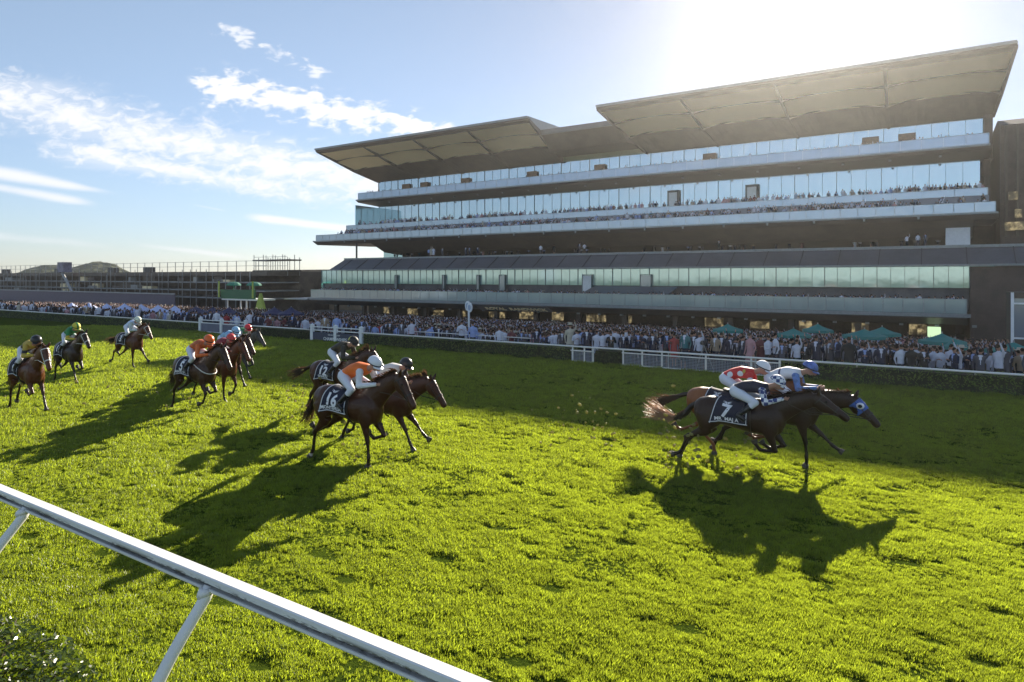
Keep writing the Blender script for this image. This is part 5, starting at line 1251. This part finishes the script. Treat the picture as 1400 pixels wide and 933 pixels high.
def nodes_for(o, coll, label, cat):
    ng = bpy.data.node_groups.new(o.name, 'GeometryNodeTree'); ng.interface.new_socket('Geometry', in_out='INPUT', socket_type='NodeSocketGeometry'); ng.interface.new_socket('Geometry', in_out='OUTPUT', socket_type='NodeSocketGeometry')
    N = ng.nodes; L = ng.links; gi = N.new('NodeGroupInput'); go = N.new('NodeGroupOutput'); ip = N.new('GeometryNodeInstanceOnPoints'); ci = N.new('GeometryNodeCollectionInfo')
    ci.inputs['Collection'].default_value = coll; ci.inputs['Separate Children'].default_value = True; ci.inputs['Reset Children'].default_value = True; ip.inputs['Pick Instance'].default_value = True
    def na(nm, ty): n = N.new('GeometryNodeInputNamedAttribute'); n.data_type = ty; n.inputs['Name'].default_value = nm; return n.outputs['Attribute']
    L.new(gi.outputs[0], ip.inputs['Points']); L.new(ci.outputs[0], ip.inputs['Instance']); L.new(na('idx', 'INT'), ip.inputs['Instance Index']); L.new(na('rot', 'FLOAT_VECTOR'), ip.inputs['Rotation']); L.new(na('scl', 'FLOAT'), ip.inputs['Scale']); L.new(ip.outputs[0], go.inputs[0])
    md = o.modifiers.new('scatter', 'NODES'); md.node_group = ng
    return tag(o, label, cat, kind='stuff')
scatter('massed_crowd', pts, src, 'dense crowd of spectators filling the lawn and the balconies of the grandstand', 'crowd')

# ================================================================ grass
gm = leafmat('grass blades', (.060,.100,.008), (.42,.51,.028), .34, .45, .60, .5)
gcol = bpy.data.collections.new('grass_forms')
gr = random.Random(21)
for v_ in range(8):
    mb = MB()
    for i in range(11):
        x, y = gr.gauss(0, .022), gr.gauss(0, .022); h = gr.uniform(.030, .062); az = gr.uniform(0, 6.28); ln = gr.uniform(.1, .8)*h; wd = gr.uniform(.0028, .0048); fa = gr.uniform(0, 3.14)
        dx_, dy_ = math.cos(az)*ln, math.sin(az)*ln; wx, wy = math.cos(fa)*wd, math.sin(fa)*wd
        mb.add([(x-wx, y-wy, -.01), (x+wx, y+wy, -.01), (x+dx_*.35+wx*.9, y+dy_*.35+wy*.9, h*.6), (x+dx_*.35-wx*.9, y+dy_*.35-wy*.9, h*.6), (x+dx_, y+dy_, h)], [(0,1,2,3), (3,2,4)])
    o = bpy.data.objects.new('tuft_%02d' % v_, mb.mesh('tuft', gm)); gcol.objects.link(o)
def smooth_noise(x, y, s, seed):
    r_ = np.random.RandomState(seed); G = r_.rand(64, 64); u, v = x/s, y/s; i, j = np.floor(u).astype(int), np.floor(v).astype(int); fu, fv = u-i, v-j
    fu = fu*fu*(3-2*fu); fv = fv*fv*(3-2*fv); g = lambda a_, b_: G[a_ % 64, b_ % 64]
    return (g(i,j)*(1-fu)+g(i+1,j)*fu)*(1-fv)+(g(i,j+1)*(1-fu)+g(i+1,j+1)*fu)*fv
X, Y, S_ = [], [], []
NG = np.random.RandomState(3)
edges = [4.6, 7, 9, 12, 16, 21, 28, 38, 52]
DEN = GRASS_DEN if 'GRASS_DEN' in globals() else 1.0
for r0, r1 in zip(edges[:-1], edges[1:]):
    rm = (r0+r1)/2; den = 1300*DEN*min(1.0, (9.0/rm)**1.55); sc = max(1.0, (rm/9.0)**.72)
    half = .86; area = half*(r1*r1-r0*r0); k = int(area*den)
    y = np.sqrt(NG.uniform(r0*r0, r1*r1, k)); x = NG.uniform(-half, half, k)*y
    X.append(x); Y.append(y); S_.append(np.full(k, sc))
X = np.concatenate(X); Y = np.concatenate(Y); S_ = np.concatenate(S_)
nn = X*UN[0]+Y*UN[1]; keep = nn < HN-.05; X, Y, S_ = X[keep], Y[keep], S_[keep]
A_ = X*UA[0]+Y*UA[1]; N_ = X*UN[0]+Y*UN[1]
q = .5*smooth_noise(A_, N_, .55, 1)+.3*smooth_noise(A_*1.0, N_*1.6, .23, 2)+.2*smooth_noise(A_, N_, 1.9, 5)
keep = NG.rand(len(X)) < np.clip((q-.22)*5, .42, 1); X, Y, S_, q = X[keep], Y[keep], S_[keep], q[keep]
q2 = smooth_noise(X*1.0, Y*2.0, .16, 9)
h = S_*(.10+1.25*np.clip(q, .2, .9)+.45*(q2-.35))*NG.uniform(.75, 1.25, len(X))
DV = np.stack([NG.uniform(-22, 18, 650), NG.uniform(4.2, 26, 650), NG.uniform(.05, .17, 650)], 1)
A_ = X*UA[0]+Y*UA[1]; N_ = X*UN[0]+Y*UN[1]; near = np.ones(len(X))
for da, dn_, dr in DV:
    m_ = (np.abs(A_-da) < .5) & (np.abs(N_-dn_) < .3)
    if m_.any():
        ii = np.nonzero(m_)[0]; dd = np.sqrt(((A_[ii]-da)/(dr*1.7))**2+((N_[ii]-dn_)/dr)**2); near[ii] = np.minimum(near[ii], np.clip(dd-.25, .12, 1))
h = h*near; ok_ = (near > .35) | (NG.rand(len(X)) < .5); X, Y, h = X[ok_], Y[ok_], h[ok_]
me = bpy.data.meshes.new('grass_blades'); k = len(X); me.vertices.add(k)
me.vertices.foreach_set('co', np.stack([X, Y, np.zeros(k)], 1).astype(np.float32).ravel())
at = me.attributes.new('rot', 'FLOAT_VECTOR', 'POINT'); sc = me.attributes.new('scl', 'FLOAT', 'POINT'); ix = me.attributes.new('idx', 'INT', 'POINT')
at.data.foreach_set('vector', np.stack([NG.normal(0, .16, k), NG.normal(0, .16, k), NG.uniform(0, 6.28, k)], 1).astype(np.float32).ravel()); sc.data.foreach_set('value', h.astype(np.float32)); ix.data.foreach_set('value', NG.randint(0, 8, k).astype(np.int32))
o = bpy.data.objects.new('grass_blades', me); COL.objects.link(o); nodes_for(o, gcol, 'bright green clumpy turf blades covering the racetrack', 'grass')
print('tufts', k)
# ================================================================ air
hz = bpy.data.materials.new('haze air'); hz.use_nodes = True; t = NT(hz.node_tree); t.n.clear()
pv = t.new('ShaderNodeVolumePrincipled'); pv.inputs['Density'].default_value = .00030; pv.inputs['Anisotropy'].default_value = .76; pv.inputs['Color'].default_value = (.93,.93,.93,1)
oo = t.new('ShaderNodeOutputMaterial'); t.l.new(pv.outputs[0], oo.inputs['Volume'])
hb = MB().box(-1000, 600, -60, 900, GZ-1, 34).build('added_haze', hz); tag(hb, kind='stuff')  # scattering volume added to stand in for the veil of lens flare
SC.cycles.volume_bounces = 0
